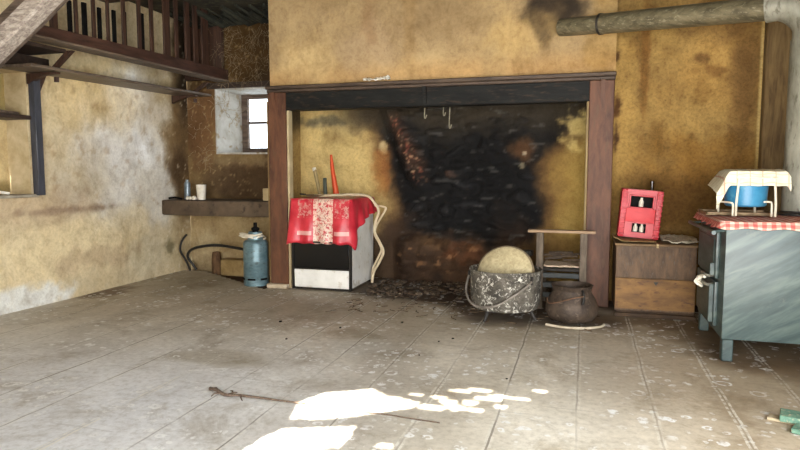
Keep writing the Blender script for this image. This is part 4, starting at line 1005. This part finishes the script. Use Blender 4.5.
for i, (lx, lz, l, h_) in enumerate(((0.0, .26, 'white-necked bottle seen through the top slot of the red crate', .075), (-.025, .05, 'left of two pale bottle ends in the lower slot of the red crate', .065), (.025, .05, 'right of two pale bottle ends in the lower slot of the red crate', .065))):
    bm = NB(); lathe(bm, [(0, 0), (.018, 0), (.018, h_*.6), (.010, h_*.8), (.010, h_), (0, h_)], (lx, .038, lz), 14)
    xf(bm, MC); solo('bottle', bm, white_m, l, 'bottle')
bm = NB(); lathe(bm, [(0, 0), (.035, 0), (.036, .03), (.014, .07), (.013, .12), (.017, .125), (.017, .14), (0, .14)], (.54, 5.60, 1.04), 16)
# bottle poking out of the crate's top
bm.free(); bm = NB(); lathe(bm, [(0, .62), (.032, .62), (.034, .93), (.030, .98), (.014, 1.03), (.013, 1.09), (.018, 1.095), (.018, 1.115), (0, 1.115)], (.565, 5.83, -.012), 18)
solo('dark_bottle', bm, amber, 'dark bottle with its neck showing above the red crate', 'bottle')
# paper and dish on the chest
bm = NB(); bmesh.ops.create_grid(bm, x_segments=18, y_segments=10, size=.5)
for v in bm.verts: v.co = Vector((.755+v.co.x*.27, 5.52+v.co.y*.32, .625+.022*fbm(v.co.x*3.5, v.co.y*4, 5)+.03*max(0, v.co.y+.2)))
solo('newspaper', bm, paper_m, 'creased printed newspaper lying on the right half of the chest', 'newspaper', solid=.004)
bm = NB(); bmesh.ops.create_grid(bm, x_segments=18, y_segments=10, size=.5)
for v in bm.verts: v.co = Vector((.40+v.co.x*.33, 5.48+v.co.y*.30, .6215+.008*abs(fbm(v.co.x*4, v.co.y*4, 2))+(.03*ss(.25, .5, -v.co.x))))
solo('cardboard_sheet', bm, worn('brown_card', (120, 94, 56), (160, 134, 92), 12, .8, c3=(176, 160, 96)), 'curled brown card sheet under the red crate', 'card', solid=.004)

# ---------------------------------------------------------------- blue cook stove
KX0, KX1, KY0, KY1 = .845, 1.62, 4.22, 5.08
t = thing('cook_stove', 'blue-grey enamel wood-burning cook stove on square legs at the right', 'stove', ((KX0+KX1)/2, (KY0+KY1)/2, 0))
bm = NB(); box(bm, KX0, KX1, KY0, KY1, .145, .85, .006, 2); part(t, 'body', bm, stove_blue)
for lx in (KX0+.005, KX1-.075):
    for ly in (KY0+.003, KY1-.075):
        bm = NB(); box(bm, lx, lx+.065, ly, ly+.07, .003, .146, .006); part(t, 'leg', bm, stove_blue)
bm = NB(); box(bm, KX0-.02, KX1+.01, KY0-.012, KY1+.01, .85, .868, .004); part(t, 'hob', bm, iron)
d1 = None
for (a, b, c, d) in ((KY0+.16, KY0+.80, .50, .80), (KY0+.16, KY0+.80, .19, .48)):
    bm = NB(); box(bm, KX0-.022, KX0, a, b, c, d, .006, 2); box(bm, KX0-.028, KX0-.020, a+.05, b-.05, c+.04, d-.04, .004); dd = part(t, 'door', bm, stove_blue)
    bm = NB(); box(bm, KX0-.05, KX0-.022, a+.02, a+.05, c+.02, c+.10 if c > .4 else d-.02, .003); part(dd, 'hinge', bm, stove_blue, off=t.location)
    bm = NB(); zz = .515 if c > .4 else .455
    tube(bm, smooth_path([(KX0-.022, a+.06, zz), (KX0-.06, a+.03, zz), (KX0-.075, a+.08, zz+.005), (KX0-.07, a+.17, zz)], 4), .011, 8); part(dd, 'latch', bm, worn('latch_metal', (132, 130, 120), (166, 162, 150), 12, .4, .5), off=t.location)
bm = NB(); tube(bm, [(KX0-.075, KY0-.03, .815), (KX0-.085, KY1-.05, .815)], .013, 10)
for yy in (KY0+.04, KY1-.12): tube(bm, [(KX0, yy, .825), (KX0-.08, yy, .815)], .009, 8)
part(t, 'rail', bm, stove_blue)
# white rag tied at the latch
bm = NB(); random.seed(2)
for k in range(4): tube(bm, smooth_path([(KX0-.075, KY0+.20+.02*k, .505), (KX0-.09-.01*k, KY0+.26, .50-.012*k), (KX0-.08, KY0+.34-.02*k, .46-.01*k), (KX0-.085, KY0+.40-.03*k, .47-.014*k)], 5), .011, 6)
solo('white_rag', bm, white_m, 'twisted white rag hanging on the stove door latch', 'rag')
# gingham cloth on the stove
out = [(KX0-.035, KY1-.0), (KX0-.035, KY0+.01), (KX0-.01, KY0-.024), (KX1+.01, KY0-.024)]
bm, dens, grid = drape(out, .880, lambda s: .842+.006*math.sin(s*55), lambda s, q: .6*math.sin(s*64)*q, 5, .016)
tb = bmesh.ops.create_grid(bm, x_segments=26, y_segments=26, size=.5)['verts']
for v in tb: v.co = Vector(((KX0+KX1)/2-.0125+v.co.x*(KX1-KX0+.045), (KY0+KY1)/2-.012+v.co.y*(KY1-KY0+.024), .883+.004*fbm(v.co.x*9, v.co.y*9)))
bmesh.ops.remove_doubles(bm, verts=bm.verts[:], dist=.004)
solo('gingham_cloth', bm, gingham_red, 'red and white gingham cloth spread over the cook stove top', 'tablecloth', solid=.003)

# flat grill tray under the stand
TZ = .892
bm = NB(); box(bm, .80, 1.24, 4.66, 4.98, TZ, TZ+.012, .004); box(bm, .80, 1.24, 4.66, 4.672, TZ+.01, TZ+.022); box(bm, .80, 1.24, 4.968, 4.98, TZ+.01, TZ+.022); box(bm, .80, .812, 4.66, 4.98, TZ+.01, TZ+.022); box(bm, 1.228, 1.24, 4.66, 4.98, TZ+.01, TZ+.022)
solo('baking_tray', bm, tray_m, 'flat rusty tray lying on the gingham cloth under the blue basin', 'tray')
# wire stand with blue basin and towel
t = thing('wire_stand', 'cream wire stand with bent legs on the cook stove', 'stand', (1.07, 4.72, TZ))
sx0, sx1, sy0, sy1 = .965, 1.195, 4.56, 4.86; tz = 1.15
def bent(x, y, s):
    return [(x, y, TZ+.003), (x, y, TZ+.10), (x+s*.012, y, tz)]
for x, y, s in ((sx0, sy0, 1), (sx1, sy0, -1)):
    bm = NB(); tube(bm, smooth_path(bent(x, y, s), 4), .0075, 8); part(t, 'leg', bm, wire_w)
for x, y, s in ((sx0-.05, sy1, 1), (sx1-.05, sy1, -1)):
    bm = NB(); tube(bm, smooth_path(bent(x, y, s), 4), .0075, 8); part(t, 'leg', bm, wire_w)
bm = NB(); bmb = NB(); tube(bm, smooth_path([(sx0-.02, sy0-.0, TZ+.003), (sx0-.02, sy0, TZ+.075), (sx0-.035, sy0+.01, TZ+.092), (sx0-.09, sy0+.1, TZ+.095)], 5), .0065, 8); tube(bmb, smooth_path([(sx1-.022, sy0, TZ+.003), (sx1-.022, sy0, TZ+.085), (sx1-.035, sy0, TZ+.1), (sx1-.07, sy0, TZ+.1)], 5), .0065, 8)
part(t, 'brace', bm, wire_w); part(t, 'brace', bmb, wire_w)
bm = NB(); tube(bm, [(sx0, sy0, tz), (sx1, sy0, tz), (sx1-.05, sy1, tz), (sx0-.05, sy1, tz)], .007, 8, closed=True); part(t, 'top_ring', bm, wire_w)
bm = NB(); BX, BY = 1.055, 4.73
lathe(bm, [(0, .955), (.115, .955), (.127, .965), (.131, 1.04), (.136, 1.12), (.139, 1.145), (.139, 1.15), (.130, 1.146), (.125, 1.06), (.12, .975), (0, .965)], (BX, BY, 0), 36)
solo('blue_basin', bm, blue_m, 'translucent blue plastic basin hanging in the cream wire stand', 'basin')
# towel: folded over the basin, hanging lower at the left front
bm = NB(); nx_, ny_ = 40, 30; G_ = {}
def tow(u, v):   # u along x -.5..1.5 ; v from front(0) to back(1)
    x = .79+u*.50; y = 4.545+v*.34; z = 1.192+.010*math.sin(v*PI)
    if v < .22: z -= (.22-v)/.22*.095; y = 4.545+.22*.34-.02*(.22-v)/.22-.045
    if u > .93: z -= (u-.93)*.5; x -= (u-.93)*.2
    left = max(0, .26-u)/.26
    if left > 0: z -= left*(.10+.06*(1-v)); x += left*.055
    return (x+.004*fbm(u*6, v*6), y+.006*math.sin(u*23), z+.003*fbm(u*9, v*9, 4))
for i in range(nx_+1):
    for j in range(ny_+1): G_[i, j] = bm.verts.new(tow(i/nx_, j/ny_))
for i in range(nx_):
    for j in range(ny_): bm.faces.new((G_[i, j], G_[i+1, j], G_[i+1, j+1], G_[i, j+1]))
solo('checked_towel', bm, towel_m, 'white checked tea towel spread over the blue basin', 'towel', solid=.005)

# ---------------------------------------------------------------- stove pipes
t = thing('stovepipe', 'long grey-green metal stovepipe crossing the upper right into the chimney', 'stovepipe', (.55, 5.3, 2.3))
A = Vector((-.235, 5.705, 2.435)); B = Vector((1.20, 4.98, 2.32)); 
J = A+(B-A)*.23
bm = NB(); tube(bm, [A, J+(B-A)*.02], .074, 28); part(t, 'end_pipe', bm, pipe_m)
bm = NB(); tube(bm, [J, J+(B-A)*.012, J+(B-A)*.0121, B], [.084, .084, .081, .083], 28); part(t, 'main_pipe', bm, pipe_m)
bm = NB(); tube(bm, [J-(B-A).normalized()*.008, J+(B-A).normalized()*.012], .087, 28); part(t, 'joint_ring', bm, iron)
VX, VY = 1.425, 4.90
bm = NB(); tube(bm, smooth_path([B-(B-A).normalized()*.02, B+Vector((.08, -.03, -.0)), B+Vector((.17, -.06, -.06)), Vector((VX, VY, 2.17)), Vector((VX, VY, 2.05))], 6), .098, 28); part(t, 'elbow', bm, pipe_w, label='pale grey elbow')
bm = NB(); tube(bm, [(VX, VY, 2.08), (VX, VY, 1.2)], .103, 32); tube(bm, [(VX, VY, 1.22), (VX, VY, .892)], .106, 32); part(t, 'upright_pipe', bm, pipe_w, label='pale grey upright pipe')
bm = NB(); lathe(bm, [(.0, .888), (.125, .888), (.125, .90), (.107, .912), (.107, .92), (0, .92)], (VX, VY, 0), 32); part(t, 'base_collar', bm, iron)

# ---------------------------------------------------------------- floor oddments
bm = NB(); bp = [(-1.93, 2.86, .012), (-1.87, 2.83, .02), (-1.80, 2.80, .012), (-1.72, 2.80, .018), (-1.60, 2.81, .014), (-1.48, 2.80, .016), (-1.345, 2.815, .010)]
tube(bm, smooth_path(bp, 6), [.011-.006*k/36 for k in range(37)], 8); t = thing('fallen_branch', 'knobbly dry branch lying on the floor left of the sun patch', 'branch', (-1.64, 2.82, 0)); part(t, 'stem', bm, bark_m)
for k, (x, y, a, l) in enumerate(((-1.86, 2.83, 2.4, .07), (-1.83, 2.81, -2.2, .06), (-1.76, 2.8, 2.0, .07), (-1.70, 2.80, -1.2, .06), (-1.78, 2.80, .8, .05))):
    bm = NB(); tube(bm, [(x, y, .016), (x+l*.6*math.cos(a), y+l*.6*math.sin(a), .022), (x+l*math.cos(a+.2), y+l*math.sin(a+.2), .014)], [.006, .004, .003], 6); part(t, 'twig', bm, bark_m)
bm = NB(); tube(bm, smooth_path([(-1.03, 2.80, .006), (-.9, 2.80, .008), (-.76, 2.79, .006), (-.63, 2.782, .006)], 5), .0035, 6); solo('thin_twig', bm, bark_m, 'thin straight twig on the floor crossing the sun patch', 'twig')
t = thing('green_board', 'broken board with flaking green paint lying at the right edge of the floor', 'board', (1.08, 3.25, 0))
bm = NB(); box(bm, .93, 1.35, 3.22, 3.33, .018, .05, .004); rot_about(bm, (.93, 3.3, .03), math.radians(-16), 'Z'); part(t, 'upper_board', bm, green_m)
bm = NB(); box(bm, .88, 1.30, 3.27, 3.33, .003, .018, .003); rot_about(bm, (.88, 3.3, .01), math.radians(-25), 'Z'); part(t, 'lower_board', bm, bare_m, label='bare pale board underneath')
bm = NB(); box(bm, .97, 1.30, 3.12, 3.22, .003, .03, .004); rot_about(bm, (.97, 3.2, .01), math.radians(-30), 'Z'); part(t, 'splinter_board', bm, green_m)
random.seed(21)
lx = [(236, 2.98, .006)]
for k, (x, y, r) in enumerate(((-2.28, 4.35, .018), (-1.75, 4.3, .014), (-.87, 4.25, .013), (-.95, 4.15, .01), (-1.35, 4.6, .012), (-1.0, 3.8, .01), (-2.0, 3.9, .012), (-.4, 3.5, .01))):
    bm = NB(); chip(bm, 0, 0, 0, r*.6, .7); lo = min(v.co.z for v in bm.verts); xf(bm, Matrix.Translation((x, y, .002-lo)))
    solo('charcoal_bit', bm, black_m, 'small black charcoal bit lying on the open floor', 'charcoal', 'charcoal bits on the floor')
